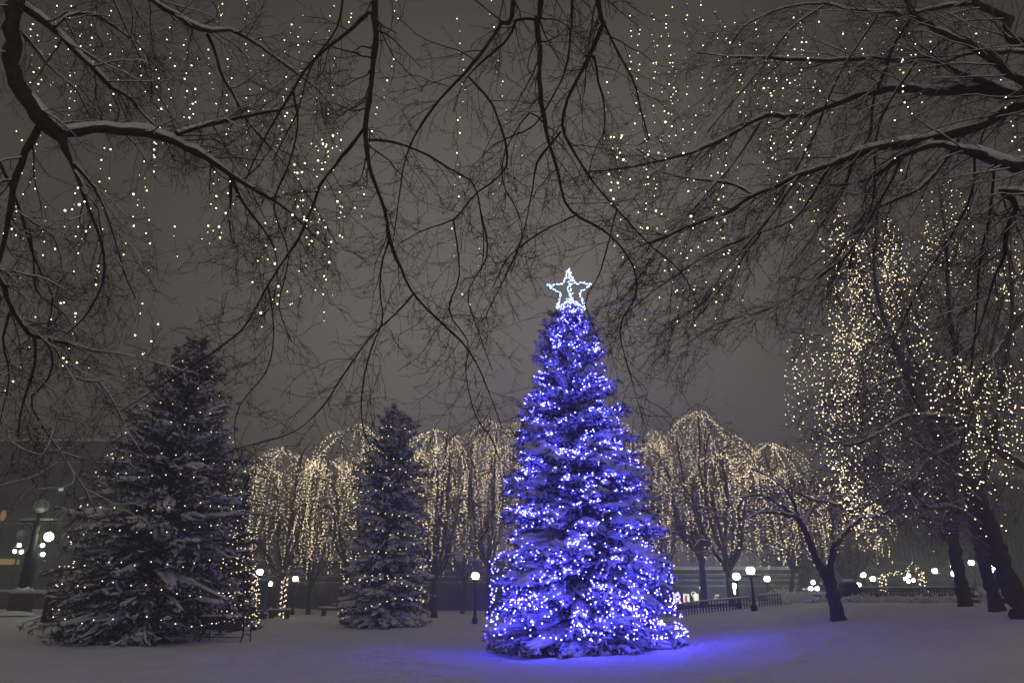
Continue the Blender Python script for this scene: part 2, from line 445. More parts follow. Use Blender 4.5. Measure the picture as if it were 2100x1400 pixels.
        a.tubes(Q, rr, k, cap=True)
    # broad soft pads lying on the flat of the boughs
    m = B[:, 4]; keep = rng.random(nb) < snow_amt * 1.15 * np.clip(.9 + .5 * noise3(m), .2, 1.1)
    Q = B[keep][:, 2:].copy(); Lk = L[keep]
    Q[..., 2] += .05; nn = Q.shape[1]
    pr = np.array([.45, .9, 1.1, .8, .25])[None] * rng.uniform(.5, 1.4, (len(Q), nn))
    side = np.stack([-np.sin(az[keep]), np.cos(az[keep]), 0 * Lk], -1)[:, None]
    for sgn in (-1, 0, 1):
        Qs = Q + side * (sgn * .17 * np.clip(Lk / 2.2, .3, 1.2))[:, None, None] * np.array([.3, .8, 1.2, 1., .4])[None, :, None]
        Qs[..., 2] -= abs(sgn) * .07
        Qs += rng.normal(size=Qs.shape) * .05
        a.tubes(Qs, pr * (pad * np.clip(Lk / 2.2, .35, 1.15))[:, None] * (1 if sgn == 0 else .8), 7, cap=True, flat=.72)
    lay(B[:, 2:], snow_amt * 1.1, snow_r * 1.35, 6); lay(S1, snow_amt, snow_r, 5); lay(S2, snow_amt * .8, snow_r * .75, 4)
    obj('snow_cover', a, M_SNOW, root)
    return dict(root=root, B=B, S1=S1, S2=S2, pf=pf, axis=axis, base=base, H=H, rng=rng)

def base_at(px, Y):
    """ground point in column px of the photo at distance Y (column read near the ground line)"""
    x = 0.
    for _ in range(4):
        z = gz(x, Y); zc = Y * cP + (z - EYE) * sP
        x = (px - CX) / F_PX * zc
    return np.array([x, Y, gz(x, Y)])

def scatter_along(p, n, rng, j=.5):
    d = np.concatenate([[0], np.cumsum(np.linalg.norm(np.diff(p, axis=0), axis=1))])
    t = np.sort(np.clip((np.arange(n) + .5 + rng.uniform(-j, j, n)) / n, 0, 1)) * d[-1]
    t = t + np.arange(n) * 1e-4
    return np.stack([np.interp(t, d, p[:, i]) for i in range(3)], 1)
def bulbs_string(parent, name, pts, r, m, wire=True, rng=None, wire_r=.003):
    a = Acc(); a.bulb_wire(pts, r, wire=wire_r)
    return obj(name, a, [m, M_WIRE], parent, smooth=False)

# the big blue one
bb = base_at(1200, 24.2)
top = at(1166, 640, 24.6)
BLUE = make_spruce('tall snow-laden spruce covered in blue lights, star at its tip', bb, top[2] - bb[2] + .15,
    [(0, 2.7), (.05, 2.9), (.11, 2.8), (.18, 2.7), (.32, 2.7), (.41, 2.45), (.5, 2.2), (.62, 1.85), (.76, 1.4), (.86, 1.0), (.93, .62), (1, .3)],
    11, nb=600, needle=M_NEEDLE_B, pad=.14, snow_amt=.62, lean=(top[0] - bb[0], top[1] - bb[1]), shoots=14, snow_r=.06, blade=.13)
def blue_lights(T):
    rng = np.random.default_rng(77)
    root = thing('string_lights', 'dense blue light strands wound all over the tall spruce', 'string lights', T['base'])
    S = T['S1']; S = np.concatenate([S, S, S, S]); t = rng.random((len(S), 1)) * .9 + .08
    p = sample(S, t)[:, 0]
    zf = (p[:, 2] - T['base'][2]) / T['H']; ax = T['axis'](np.clip(zf, 0, 1))
    d = p[:, :2] - ax; rd = np.linalg.norm(d, axis=1); rel = rd / (T['pf'](np.clip(zf, 0, 1)) + .01)
    ok = (rel > .55) & (rel < .96) & (zf > .05) & (zf < 1.0)
    cl = .55 + .45 * np.sin(np.arctan2(d[:, 1], d[:, 0]) * 5 + p[:, 2] * 2.2) * np.sin(p[:, 2] * 3.0 + 1)
    ok &= rng.random(len(p)) < np.clip(cl, .12, 1) * np.interp(zf, [0, .12, .5, 1], [.6, .9, .85, 1.])
    p = p[ok]; d = d[ok] / (rd[ok][:, None] + 1e-6); p[:, :2] += d * rng.uniform(.02, .14, (len(p), 1)); p[:, 2] += rng.uniform(.05, .16, len(p))
    front = d[:, 1] < .45
    p = p[front | (rng.random(len(p)) < .3)]
    if len(p) > 4600: p = p[rng.permutation(len(p))[:4600]]
    # crown of the tree is wrapped almost solid
    n = 330; zf = rng.uniform(.84, 1.0, n); an = rng.uniform(0, 2 * np.pi, n); r_ = T['pf'](zf) * rng.uniform(.75, 1.0, n)
    q = np.column_stack([T['axis'](zf)[:, 0] + np.cos(an) * r_, T['axis'](zf)[:, 1] + np.sin(an) * r_, T['base'][2] + zf * T['H']])
    n = 300; zf = .045 + .2 * rng.random(n) ** 1.5; an = rng.uniform(np.pi * .95, np.pi * 2.05, n); r_ = T['pf'](zf) * rng.uniform(.98, 1.09, n)     # extra low bulbs outside the skirt of boughs, added to light the snow
    q2 = np.column_stack([T['axis'](zf)[:, 0] + np.cos(an) * r_, T['axis'](zf)[:, 1] + np.sin(an) * r_, T['base'][2] + zf * T['H']])
    q2[:, 2] = np.maximum(q2[:, 2], ground_h(q2[:, 0], q2[:, 1]) + .3)
    p = np.vstack([p, q, q2]); order = np.argsort(p[:, 2]); p = p[order]
    for ch in np.array_split(p, 90):
        an = np.arctan2(ch[:, 1] - T['base'][1], ch[:, 0] - T['base'][0])
        ch = ch[np.argsort(an)]
        bulbs_string(root, 'strand', ch, rng.uniform(.0085, .0165, len(ch)), M_BLUE_LOW if ch[:, 2].mean() < T['base'][2] + 1.6 else M_BLUE, wire=False)
    open('/tmp/nblue','w').write(str(len(p)))
blue_lights(BLUE)

def build_star():
    c = at(1168, 592, 24.6); s = mpp(592, 24.6)
    root = thing('star_topper', 'five-pointed star outlined in ice blue bulbs on the tree tip', 'star', c)
    pts = []
    Ro, Ri = 47 * s, 20 * s
    for i in range(10):
        an = R(92) + i * math.pi / 5; rr = Ro if i % 2 == 0 else Ri
        pts.append(np.array([c[0] + rr * math.cos(an), c[1] + .06 * math.sin(i), c[2] - .10 + rr * math.sin(an) * 1.02]))
    loop = np.array(pts + [pts[0]])
    a = Acc()
    for off in (-.05, .05): a.tubes(loop + np.array([0, off, 0]), np.full(11, .012), 5)
    a.tubes(np.array([[c[0], c[1] + .1, c[2] - 1.2], [c[0], c[1] + .1, c[2] + .7]]), np.array([.03, .02]), 6)
    obj('frame', a, M_IRON, root)
    rng = np.random.default_rng(3)
    for i in range(10):
        t = np.linspace(.02, .98, 13)[:, None]
        p = np.vstack([loop[i] * (1 - t) + loop[i + 1] * t + rng.normal(size=(13, 3)) * .018 + np.array([0, o_, 0]) for o_ in (-.07,)])
        bulbs_string(root, 'bulb_row', p, .026, M_STAR, wire=False)
    t = np.linspace(0, 1, 30)[:, None]
    p = np.array([[c[0] - .04, c[1] - .1, c[2] - .75]]) * (1 - t) + np.array([[c[0] - .02, c[1] - .1, c[2] + .75]]) * t + rng.normal(size=(30, 3)) * .035
    bulbs_string(root, 'bulb_row', p, .026, M_STAR, wire=False)
    p = np.array([[c[0] + .04, c[1] - .1, c[2] - .75]]) * (1 - t) + np.array([[c[0] + .03, c[1] - .1, c[2] + .6]]) * t + rng.normal(size=(30, 3)) * .035
    bulbs_string(root, 'bulb_row', p, .026, M_STAR, wire=False)
    an = np.linspace(0, 2 * np.pi, 46)                     # ring of ice blue bulbs under the star
    p = np.column_stack([c[0] + np.cos(an) * .5 + rng.normal(size=46) * .05, c[1] + np.sin(an) * .5, c[2] - .78 + .2 * np.sin(an * 3) + rng.normal(size=46) * .07])
    bulbs_string(root, 'bulb_row', p, .026, M_STAR, wire=False)
build_star()

def garlands(T, label, rows, seed, sp=.26, r=.026, m=None, tilt=.5, zlo=.03, zhi=.93, swag=.12):
    rng = np.random.default_rng(seed)
    root = thing('string_lights', label, 'string lights', T['base'])
    for i in range(rows):
        z0 = zlo + (zhi - zlo) * (i + .5) / rows
        rr = float(T['pf'](z0)); nb = max(5, int(2 * np.pi * rr / sp))
        an = np.linspace(0, 2 * np.pi * .97, nb) + rng.random() * 6
        z = z0 * T['H'] + tilt * rr * .12 * np.sin(an + rng.random() * 6) + swag * np.sin(an * 4 + i) + rng.normal(size=nb) * .05
        zf = np.clip(z / T['H'], .01, 1); ax = T['axis'](zf); q = T['pf'](zf) * rng.uniform(.86, 1.0, nb)
        p = np.column_stack([ax[:, 0] + np.cos(an) * q, ax[:, 1] + np.sin(an) * q, T['base'][2] + z])
        p[:, 2] = np.maximum(p[:, 2], ground_h(p[:, 0], p[:, 1]) + .15)
        for part in np.array_split(p, 2):
            bulbs_string(root, 'strand', part, r, m or M_WARM_NEAR)

lb = base_at(288, 30.5); lt = at(404, 700, 31.0)
LEFT = make_spruce('broad dark spruce with snow on its boughs at the left, bench beside it', lb, lt[2] - lb[2],
    [(0, 3.1), (.05, 3.3), (.2, 3.45), (.36, 3.25), (.5, 2.85), (.6, 2.45), (.69, 2.05), (.77, 1.55), (.88, .95), (.95, .5), (1, .1)], 21, nb=720, snow_amt=.33,
    lean=(lt[0] - lb[0], lt[1] - lb[1]), shoots=14, snow_r=.058, blade=.14, trim=(-.15, .75, .13, .62))
garlands(LEFT, 'sparse rows of warm white bulbs draped round the broad left spruce', 11, 5, sp=.55, r=.019)

sb = base_at(783, 40.5); s_t = at(812, 838, 41)
SECOND = make_spruce('narrow snowy spruce tinged violet, standing left of the blue tree', sb, s_t[2] - sb[2],
    [(0, 2.15), (.06, 2.3), (.21, 2.2), (.43, 2.1), (.65, 1.85), (.83, 1.25), (.93, .65), (1, .08)], 31, nb=500, pad=.12, snow_amt=.56,
    lean=(s_t[0] - sb[0], s_t[1] - sb[1]), shoots=13, snow_r=.07, blade=.16)
garlands(SECOND, 'slanting rows of warm white bulbs on the narrow violet-tinged spruce', 11, 6, sp=.40, r=.024, tilt=1.6)

hb = base_at(462, 37); h_t = at(468, 985, 37)
HIDDEN = make_spruce('smaller spruce half hidden behind the broad left spruce', hb, h_t[2] - hb[2],
    [(0, 1.5), (.1, 1.6), (.4, 1.15), (.7, .6), (1, .1)], 41, nb=200, snow_amt=.4, shoots=12, blade=.16)
garlands(HIDDEN, 'close rows of warm bulbs on the half hidden small spruce', 15, 7, sp=.24, r=.022)

# ================================================================== BARE TREES FAR OFF, LIT AND WEEPING
def far_tree(px, Y, top_py, w_px, label, lab_l, seed, heads=3, strands=16, trunk_w=None, low=.20, bulb=.0195, spacing=.24, lit=True, lean=0.):
    rng = np.random.default_rng(seed)
    b = base_at(px, Y); b[2] -= .05
    H = at(px, top_py, Y)[2] - b[2]; Rc = w_px * mpp((top_py + 1200) / 2, Y) / 2
    root = thing('weeping_tree', label, 'tree', b)
    rt = (trunk_w or 12) * mpp(1230, Y) / 2
    zt = H * rng.uniform(.2, .26)
    a = Acc(); tw = Acc(); sn = Acc()
    tp = spline([[*b, rt * 1.25], [b[0] + lean * .3 + rng.normal() * .08, b[1], b[2] + zt * .5, rt], [b[0] + lean + rng.normal() * .1, b[1] + rng.normal() * .1, b[2] + zt, rt * .9]], 4)
    a.tubes(tp[:, :3], tp[:, 3], 8)
    fork = tp[-1, :3]
    nl = heads * 2 + 4; Ls = []; Rs = []
    hd = []
    for i in range(nl):
        az = i * 2 * np.pi / nl + rng.normal() * .25
        main = i % 2 == 0 and len(hd) < heads
        hr = Rc * (rng.uniform(.25, .62) if main else rng.uniform(.5, .9)); hz = H * (rng.uniform(.88, 1.0) if main else rng.uniform(.5, .8))
        if i == 0: hz = H; hr = Rc * .18
        p0 = fork - np.array([0, 0, rng.uniform(0, zt * .2)])
        p3 = np.array([fork[0] + math.cos(az) * hr, fork[1] + math.sin(az) * hr * .8, b[2] + hz])
        p1 = p0 + (p3 - p0) * .3 + np.array([math.cos(az) * hr * .15, math.sin(az) * hr * .15, .02 * H]); p2 = p0 + (p3 - p0) * .68 + np.array([0, 0, .06 * H])
        p4 = p3 + np.array([math.cos(az), math.sin(az), -.35]) * Rc * .28; p5 = p4 + np.array([math.cos(az) * .5, math.sin(az) * .5, -1.]) * Rc * .3
        pts = [p0, p1, p2, p3, p4, p5]
        s = spline([[*(p + rng.normal(size=3) * .12), r_] for p, r_ in zip(pts, rt * np.array([.55, .45, .33, .2, .11, .05]))], 4)
        P, Q, _ = resample(s[:, :3], s[:, 3], 16)
        Ls.append(P); Rs.append(Q); hd.append(p3)
    Ls = np.array(Ls); Rs = np.array(Rs)
    a.tubes(Ls, Rs, 6)
    B1, R1 = spawn(Ls, Rs, 12, rng, .15, .98, (.16, .34), 9, (30, 65), grav=.10, wig=.12, rr=.55, abslen=False, tip=.3)
    B2, R2 = spawn(B1, R1, 7, rng, .15, 1., (.4, .85), 7, (25, 60), grav=.26, wig=.12, rr=.5, abslen=False, rmin=.008, tip=.4)
    B3, R3 = spawn(B2, R2, 4, rng, .1, 1., (.4, .9), 5, (20, 50), grav=.35, wig=.12, rr=.6, abslen=False, rmin=.006, tip=.5)
    a.tubes(B1, R1, 5)
    tw.tubes(B2, R2, 3); tw.tubes(B3, R3, 3)
    snow_on(sn, Ls, Rs, rng, extra=.015); snow_on(sn, B1, R1, rng, k=5, extra=.008)
    obj('trunk', a, M_BARK_FAR, root); obj('crown', tw, M_TWIG_FAR, root, smooth=False); obj('snow_cover', sn, M_SNOW, root)
    if not lit: return root
    lr = thing('string_lights', lab_l, 'string lights', b)
    apex = [np.array([fork[0] + rng.normal() * Rc * .1, fork[1], b[2] + H * .97])]
    for i in range(heads - 1):
        q = i * np.pi + rng.normal() * .7
        apex.append(np.array([fork[0] + np.cos(q) * Rc * rng.uniform(.45, .8), fork[1] + np.sin(q) * Rc * .45, b[2] + H * rng.uniform(.7, .93)]))
    for h, c in enumerate(apex):
        ns = int(strands * (2.0 if h == 0 else 1.3)); Rs_ = Rc * (.8 if h == 0 else rng.uniform(.4, .65))
        for k in range(ns):
            az = rng.uniform(0, 2 * np.pi); n = 26; rho = Rs_ * (.15 + .85 * np.sqrt(rng.random()))
            top = c[2] - .03 * H * rng.random(); dome = top - H * rng.uniform(.22, .36) * (rho / Rc) ** 1.7 - .02 * H * rng.random()
            zb = max(b[2] + H * rng.uniform(low, low + .3), b[2] + 1.6)
            s1 = np.linspace(0, 1, 11); s2 = np.linspace(0, 1, 16)[1:]
            r_ = np.concatenate([rho * s1, rho * (1 + .10 * np.sin(s2 * np.pi * .5))])
            z = np.concatenate([top - (top - dome) * s1 ** 1.8, dome - (dome - min(zb, dome - .6)) * s2 ** 1.15])
            p = np.column_stack([c[0] + np.cos(az) * r_, c[1] + np.sin(az) * r_, z])
            p[:, :2] += np.cumsum(rng.normal(size=(len(p), 2)), 0) * .06 + (rng.normal(size=2) * .45)[None] * (np.linspace(0, 1, len(p)) ** 2)[:, None]
            t0 = int(rng.random() * 7); p = p[t0:]
            q = scatter_along(p, max(4, int(np.linalg.norm(np.diff(p, axis=0), axis=1).sum() / spacing)), rng, .3)
            q += rng.normal(size=q.shape) * .025
            bulbs_string(lr, 'strand', q, bulb * (.6 + .6 * rng.random(len(q)) ** 1.3), M_WARM_FAR, wire_r=.003)
    return root

far_tree(566, 52, 908, 250, 'lit weeping tree with arching boughs right of the broad left spruce', 'warm bulb strands pouring down the weeping tree by the left spruce', 101, heads=3, strands=11, trunk_w=13)
far_tree(700, 50, 858, 250, 'lit weeping tree rising tallest just behind the narrow spruce', 'warm bulb strands on the tall weeping tree behind the narrow spruce', 102, heads=3, strands=11, trunk_w=12, lean=.6)
far_tree(890, 50, 870, 210, 'lit weeping tree with upright trunk right of the narrow spruce', 'warm bulb strands on the upright weeping tree right of the narrow spruce', 103, heads=3, strands=9, trunk_w=13)
far_tree(1000, 54, 848, 220, 'lit weeping tree partly behind the left side of the blue tree', 'warm bulb strands on the weeping tree left behind the blue tree', 104, heads=3, strands=8, trunk_w=9)
far_tree(1300, 56, 852, 210, 'lit weeping tree showing past the right shoulder of the blue tree', 'warm bulb strands past the right shoulder of the blue tree', 105, heads=2, strands=8, trunk_w=10)
far_tree(1445, 50, 828, 240, 'big lit weeping tree with a rounded dome right of the blue tree', 'thick warm bulb strands on the domed weeping tree', 106, heads=4, strands=11, trunk_w=13)
far_tree(1505, 46, 915, 230, 'lit tree with a leaning trunk rising from the low railing', 'warm bulb strands on the tree by the low railing', 107, heads=3, strands=8, trunk_w=14)
far_tree(1630, 56, 895, 220, 'lit tree low behind the forked snowy tree', 'warm bulb strands glowing low behind the forked snowy tree', 108, heads=3, strands=12, trunk_w=10, low=.22)
far_tree(1755, 58, 985, 220, 'small lit tree behind the dark slab', 'warm bulb strands drooping over the dark slab', 109, heads=3, strands=9, trunk_w=11, low=.3, bulb=.03)

far_tree(632, 57, 928, 210, 'lit weeping tree filling the gap left of the tallest one', 'warm bulb strands filling the gap between the two left weeping trees', 111, heads=3, strands=9, trunk_w=9)
far_tree(800, 58, 892, 230, 'lit weeping tree hidden behind the narrow spruce', 'warm bulb strands showing on both sides of the narrow spruce', 112, heads=3, strands=9, trunk_w=9)
far_tree(948, 58, 884, 210, 'slender lit weeping tree farther back, left of the blue tree', 'warm bulb strands on the slender tree farther back', 113, heads=3, strands=9, trunk_w=8)
far_tree(1085, 56, 832, 210, 'lit weeping tree mostly hidden by the blue tree', 'warm bulb strands edging the left shoulder of the blue tree', 114, heads=3, strands=9, trunk_w=9)
far_tree(1365, 58, 868, 200, 'lit weeping tree between the blue tree and the domed tree', 'warm bulb strands between the blue tree and the domed tree', 115, heads=3, strands=9, trunk_w=9)

# ================================================================== BARE TREES ON THE RIGHT
def near_tree(label, pieces, seed, name='bare_tree', base=None, mats=(M_BARK_FAR, M_TWIG_SNOWY), l1=(.25, .9, 1.8), l2=(6, .4, .9), l3=(4, .15, .4), grav=(.02, .05, .08), snow=True, rmin=.004, bias=None, ang=(30, 65), sn_min=.42, wig=.12, k1=5, zig=0., lift=.6, fat=.88, wscale=1.):
    """pieces: list of (rows, pre, twigs?) limbs traced in the photo; side branches grow on them"""
    rng = np.random.default_rng(seed)
    P0, R0 = [], []
    first = None
    for pc in pieces:
        rows, pre = pc[0], (pc[1] if len(pc) > 1 else None)
        p, r = limb([(q[0], q[1], q[2] * wscale, q[3]) for q in rows], rng, pre=pre)
        P0.append((p, r, pc[2] if len(pc) > 2 else 1.0))
    root = thing(name, label, 'tree', base if base is not None else P0[0][0][0])
    a = Acc(); tw = Acc(); sn = Acc()
    allB1 = []; 
    for p, r, dens in P0:
        p2, r2, L = resample(p, r, max(10, int(L_ / .12) if (L_ := np.linalg.norm(np.diff(p, axis=0), axis=1).sum()) else 10))
        p2[1:-1] += rng.normal(size=(len(p2) - 2, 3)) * np.minimum(r2[1:-1, None] * .18, .012)
        if zig > 0 and len(p2) > 12:                       # knuckles where side branches broke off
            kn = np.arange(0, len(p2), 4); off = rng.normal(size=(len(kn), 3)) * np.clip(r2[kn] * .9, .008, .03)[:, None]; off[0] = 0
            p2 = p2 + np.stack([np.interp(np.arange(len(p2)), kn, off[:, i]) for i in range(3)], 1)
        r2 = r2 * (1 + .13 * rng.normal(size=len(r2)).clip(-1.5, 1.5))
        a.tubes(p2, r2, 8, cap=True)
        if snow: snow_on(sn, p2, r2, rng, mn=sn_min, extra=.006, lift=lift, fat=fat)
        if dens <= 0: continue
        k = max(2, int(L / l1[0] * dens))
        B1, R1 = spawn(p2[None], np.minimum(r2, .026)[None], k, rng, .12, 1., (l1[1], l1[2]), 10, ang, grav=grav[0], wig=wig, rr=.36, rmin=rmin * 1.3, tip=.3, bias=bias, shrink=.4, zig=zig)
        allB1.append((B1, R1))
    B1 = np.concatenate([b for b, _ in allB1]); R1 = np.concatenate([r for _, r in allB1])
    B2, R2 = spawn(B1, R1, l2[0], rng, .12, 1., l2[1:], 8, (28, 65), grav=grav[1], wig=wig, rr=.55, rmin=rmin, tip=.4, bias=None if bias is None else np.asarray(bias) * .6, zig=zig)
    B3, R3 = spawn(B2, R2, l3[0], rng, .1, 1., l3[1:], 5, (30, 75), grav=grav[2], wig=wig * 1.2, rr=.65, rmin=rmin * .8, tip=.5, zig=zig)
    a.tubes(B1, R1, k1)
    tw.tubes(B2, R2, 4); tw.tubes(B3, R3, 3)
    if snow: snow_on(sn, B1, R1, rng, k=5, extra=.003, mn=sn_min)
    obj('trunk', a, mats[0], root); obj('crown', tw, mats[1], root, smooth=False)
    if snow: obj('snow_cover', sn, M_SNOW, root)
    return root, P0, B1, B2

def root_rows(px, py_base_unused, Y): return None
def to_ground(px, Y, w):
    b = base_at(px, Y); r = w * mpp(1250, Y) / 2; q = base_at(px - (px - CX) * .012, Y)
    return [(b[0], b[1], b[2] - .08, r * 1.22), (b[0] * .985 + q[0] * .015, b[1], b[2] + .35, r * 1.03)]

# forked tree with snow on its spreading boughs
Yg = 26
rG, PG, BG1, BG2 = near_tree('low forked tree with snowy boughs spreading wide over the lawn', [
    ([(1706, 1210, 24, Yg), (1699, 1186, 22, Yg), (1676, 1150, 16, Yg), (1662, 1118, 14, Yg - .2), (1650, 1087, 12, Yg - .5), (1632, 1060, 10, Yg - .8), (1600, 1035, 7, Yg - 1.2), (1560, 1015, 5, Yg - 1.5), (1520, 1020, 3, Yg - 1.8)], to_ground(1719, Yg, 26), .9),
    ([(1699, 1186, 17, Yg), (1706, 1145, 15, Yg), (1717, 1110, 13, Yg + .2), (1748, 1076, 11, Yg + .4), (1762, 1062, 10, Yg + .6), (1742, 1046, 9, Yg + .5), (1700, 1030, 7, Yg), (1660, 1022, 5, Yg - .6), (1620, 1000, 4, Yg - 1)], None),
    ([(1717, 1108, 10, Yg + .2), (1718, 1070, 9, Yg + 1), (1735, 1052, 8, Yg + 1.5), (1790, 1030, 6, Yg + 2), (1840, 1000, 4, Yg + 2.4)], None),
    ([(1650, 1087, 9, Yg - .5), (1655, 1060, 8, Yg), (1672, 1035, 6, Yg + .6), (1700, 1005, 5, Yg + 1.2), (1740, 985, 3, Yg + 1.8)], None),
    ([(1762, 1062, 8, Yg + .6), (1790, 1060, 6, Yg + .2), (1830, 1045, 5, Yg - .4), (1860, 1030, 3, Yg - 1)], None),
    ([(1632, 1060, 8, Yg - .8), (1600, 1052, 6, Yg - 1.6), (1560, 1050, 5, Yg - 2.4), (1530, 1065, 3, Yg - 3)], None),
    ([(1640, 1070, 7, Yg - .6), (1622, 1020, 6, Yg - .2), (1590, 985, 4, Yg + .3), (1540, 960, 3, Yg + .8)], None),
], 201, l1=(.24, .8, 1.7), l2=(5, .35, .8), l3=(3, .15, .35), rmin=.007, grav=(.0, .02, .03), sn_min=.3)

# three big trunks
Ye = 23
rE, PE, BE1, BE2 = near_tree('straight-trunked lit tree second from the right edge', [
    ([(2020, 1160, 25, Ye), (2000, 1075, 23, Ye), (1986, 1000, 21, Ye), (1955, 905, 20, Ye), (1905, 810, 16, Ye - .3), (1855, 740, 13, Ye - .6), (1800, 660, 9, Ye - 1), (1760, 560, 6, Ye - 1.4), (1740, 470, 4, Ye - 1.8)], to_ground(2044, Ye, 27), 1.),
    ([(1998, 1075, 14, Ye), (1975, 1052, 12, Ye - .4), (1940, 1038, 9, Ye - .8), (1905, 1042, 8, Ye - 1), (1870, 1010, 6, Ye - 1.3), (1830, 990, 4, Ye - 1.6), (1780, 1000, 3, Ye - 2)], None),
    ([(1955, 905, 13, Ye), (1965, 840, 13, Ye + .4), (1960, 740, 11, Ye + .8), (1945, 620, 8, Ye + 1), (1940, 500, 6, Ye + 1), (1925, 380, 4, Ye + .8)], None),
    ([(1890, 790, 10, Ye - .4), (1850, 775, 9, Ye - 1), (1800, 790, 7, Ye - 1.6), (1740, 830, 5, Ye - 2.2), (1690, 830, 3, Ye - 2.6)], None),
    ([(1905, 812, 9, Ye - .3), (1860, 700, 8, Ye + .6), (1840, 600, 6, Ye + 1.2), (1850, 480, 4, Ye + 1.6)], None),
    ([(1850, 735, 8, Ye - .6), (1780, 700, 6, Ye - .2), (1700, 690, 4, Ye + .2), (1620, 680, 3, Ye + .4)], None),
    ([(1930, 860, 8, Ye), (1880, 850, 7, Ye - 1), (1820, 865, 6, Ye - 2), (1770, 905, 4, Ye - 2.8), (1730, 915, 3, Ye - 3.4)], None),
    ([(1955, 905, 10, Ye), (2000, 820, 9, Ye + .3), (2030, 720, 7, Ye + .6), (2060, 600, 5, Ye + .8)], None),
], 202, l1=(.2, 1.1, 2.4), l2=(8, .5, 1.1), l3=(4, .2, .55), rmin=.0065, grav=(.01, .03, .04), sn_min=.35)
Yd = 20
rD, PD, BD1, BD2 = near_tree('thickest trunk leaning in at the right edge, snow in its fork', [
    ([(2066, 1190, 36, Yd), (2040, 1110, 33, Yd), (2016, 1050, 31, Yd), (2004, 1010, 31, Yd), (1984, 985, 24, Yd), (1940, 920, 20, Yd - .2), (1905, 870, 17, Yd - .4), (1870, 800, 13, Yd - .6), (1840, 720, 10, Yd - .8), (1800, 610, 7, Yd - 1), (1790, 500, 4, Yd - 1)], to_ground(2098, Yd, 38), 1.),
    ([(2006, 1005, 16, Yd), (2030, 940, 14, Yd + .3), (2045, 860, 12, Yd + .5), (2060, 760, 10, Yd + .6), (2075, 640, 8, Yd + .6), (2070, 520, 6, Yd + .4)], None),
    ([(2110, 960, 17, Yd - 1), (2060, 930, 17, Yd - .8), (2010, 890, 15, Yd - .6), (1960, 862, 12, Yd - .8), (1900, 850, 8, Yd - 1), (1850, 858, 7, Yd - 1.2), (1800, 890, 6, Yd - 1.4), (1750, 910, 4, Yd - 1.6), (1720, 912, 3, Yd - 1.8)], [(15.3, 19.3, gz(15.3, 19.3) - .1, .2), (15.0, 19.2, 2.8, .16), (14.3, 19.1, 4.3, .13)]),
    ([(1992, 880, 10, Yd - .7), (1978, 905, 9, Yd - .8), (1940, 920, 8, Yd - 1.2), (1900, 945, 7, Yd - 1.6), (1875, 985, 5, Yd - 2), (1868, 1030, 4, Yd - 2.2)], None),
    ([(2016, 1040, 12, Yd), (1990, 1010, 11, Yd - .4), (1950, 965, 9, Yd - 1), (1900, 925, 7, Yd - 1.6), (1860, 900, 5, Yd - 2)], None),
    ([(2100, 640, 9, Yd - 1), (2060, 700, 9, Yd - 1), (2020, 760, 8, Yd - 1.2), (1990, 860, 6, Yd - 1.4), (1960, 940, 4, Yd - 1.6)], None),
], 203, l1=(.2, 1.0, 2.2), l2=(8, .45, 1.05), l3=(4, .2, .5), rmin=.006, grav=(.01, .03, .05), sn_min=.35)
Yf = 27
rF, PF, BF1, BF2 = near_tree('slim trunk third from the right edge with a side fork', [
    ([(1962, 1150, 24, Yf), (1948, 1085, 22, Yf), (1930, 1010, 16, Yf), (1895, 930, 13, Yf - .3), (1870, 850, 10, Yf - .6), (1835, 760, 6, Yf - .9), (1810, 690, 4, Yf - 1.2)], to_ground(1980, Yf, 26), .8),
    ([(1955, 1118, 13, Yf), (1963, 1070, 12, Yf + .3), (1958, 1010, 10, Yf + .6), (1965, 930, 8, Yf + .9), (1950, 840, 5, Yf + 1.2)], None),
    ([(1940, 1105, 9, Yf), (1915, 1075, 8, Yf - .5), (1880, 1055, 6, Yf - 1), (1850, 1050, 4, Yf - 1.4)], None),
    ([(1930, 1010, 9, Yf), (1900, 985, 8, Yf - .6), (1850, 960, 6, Yf - 1.2), (1790, 965, 4, Yf - 1.8), (1740, 985, 3, Yf - 2.2)], None),
], 204, l1=(.22, 1.0, 2.0), l2=(7, .45, 1.0), l3=(4, .2, .5), rmin=.007, grav=(.01, .03, .04), sn_min=.35)

def hang_lights(name_label, spots, seed, bulb, m, spacing, parent_base, jit=.05, drift=.05):
    """spots: list of world polylines (n,3); each becomes a strand"""
    rng = np.random.default_rng(seed)
    root = thing('string_lights', name_label, 'string lights', parent_base)
    for p in spots[:99]:
        L = np.linalg.norm(np.diff(p, axis=0), axis=1).sum()
        q = scatter_along(p, max(3, int(L / spacing)), rng, .35)
        q = q + rng.normal(size=q.shape) * jit + np.cumsum(rng.normal(size=q.shape), 0) * jit * .35
        bulbs_string(root, 'strand', q, bulb * (.32 + .9 * rng.random(len(q)) ** 1.4), m, wire_r=.0018 if bulb < .014 else .003)
    return root

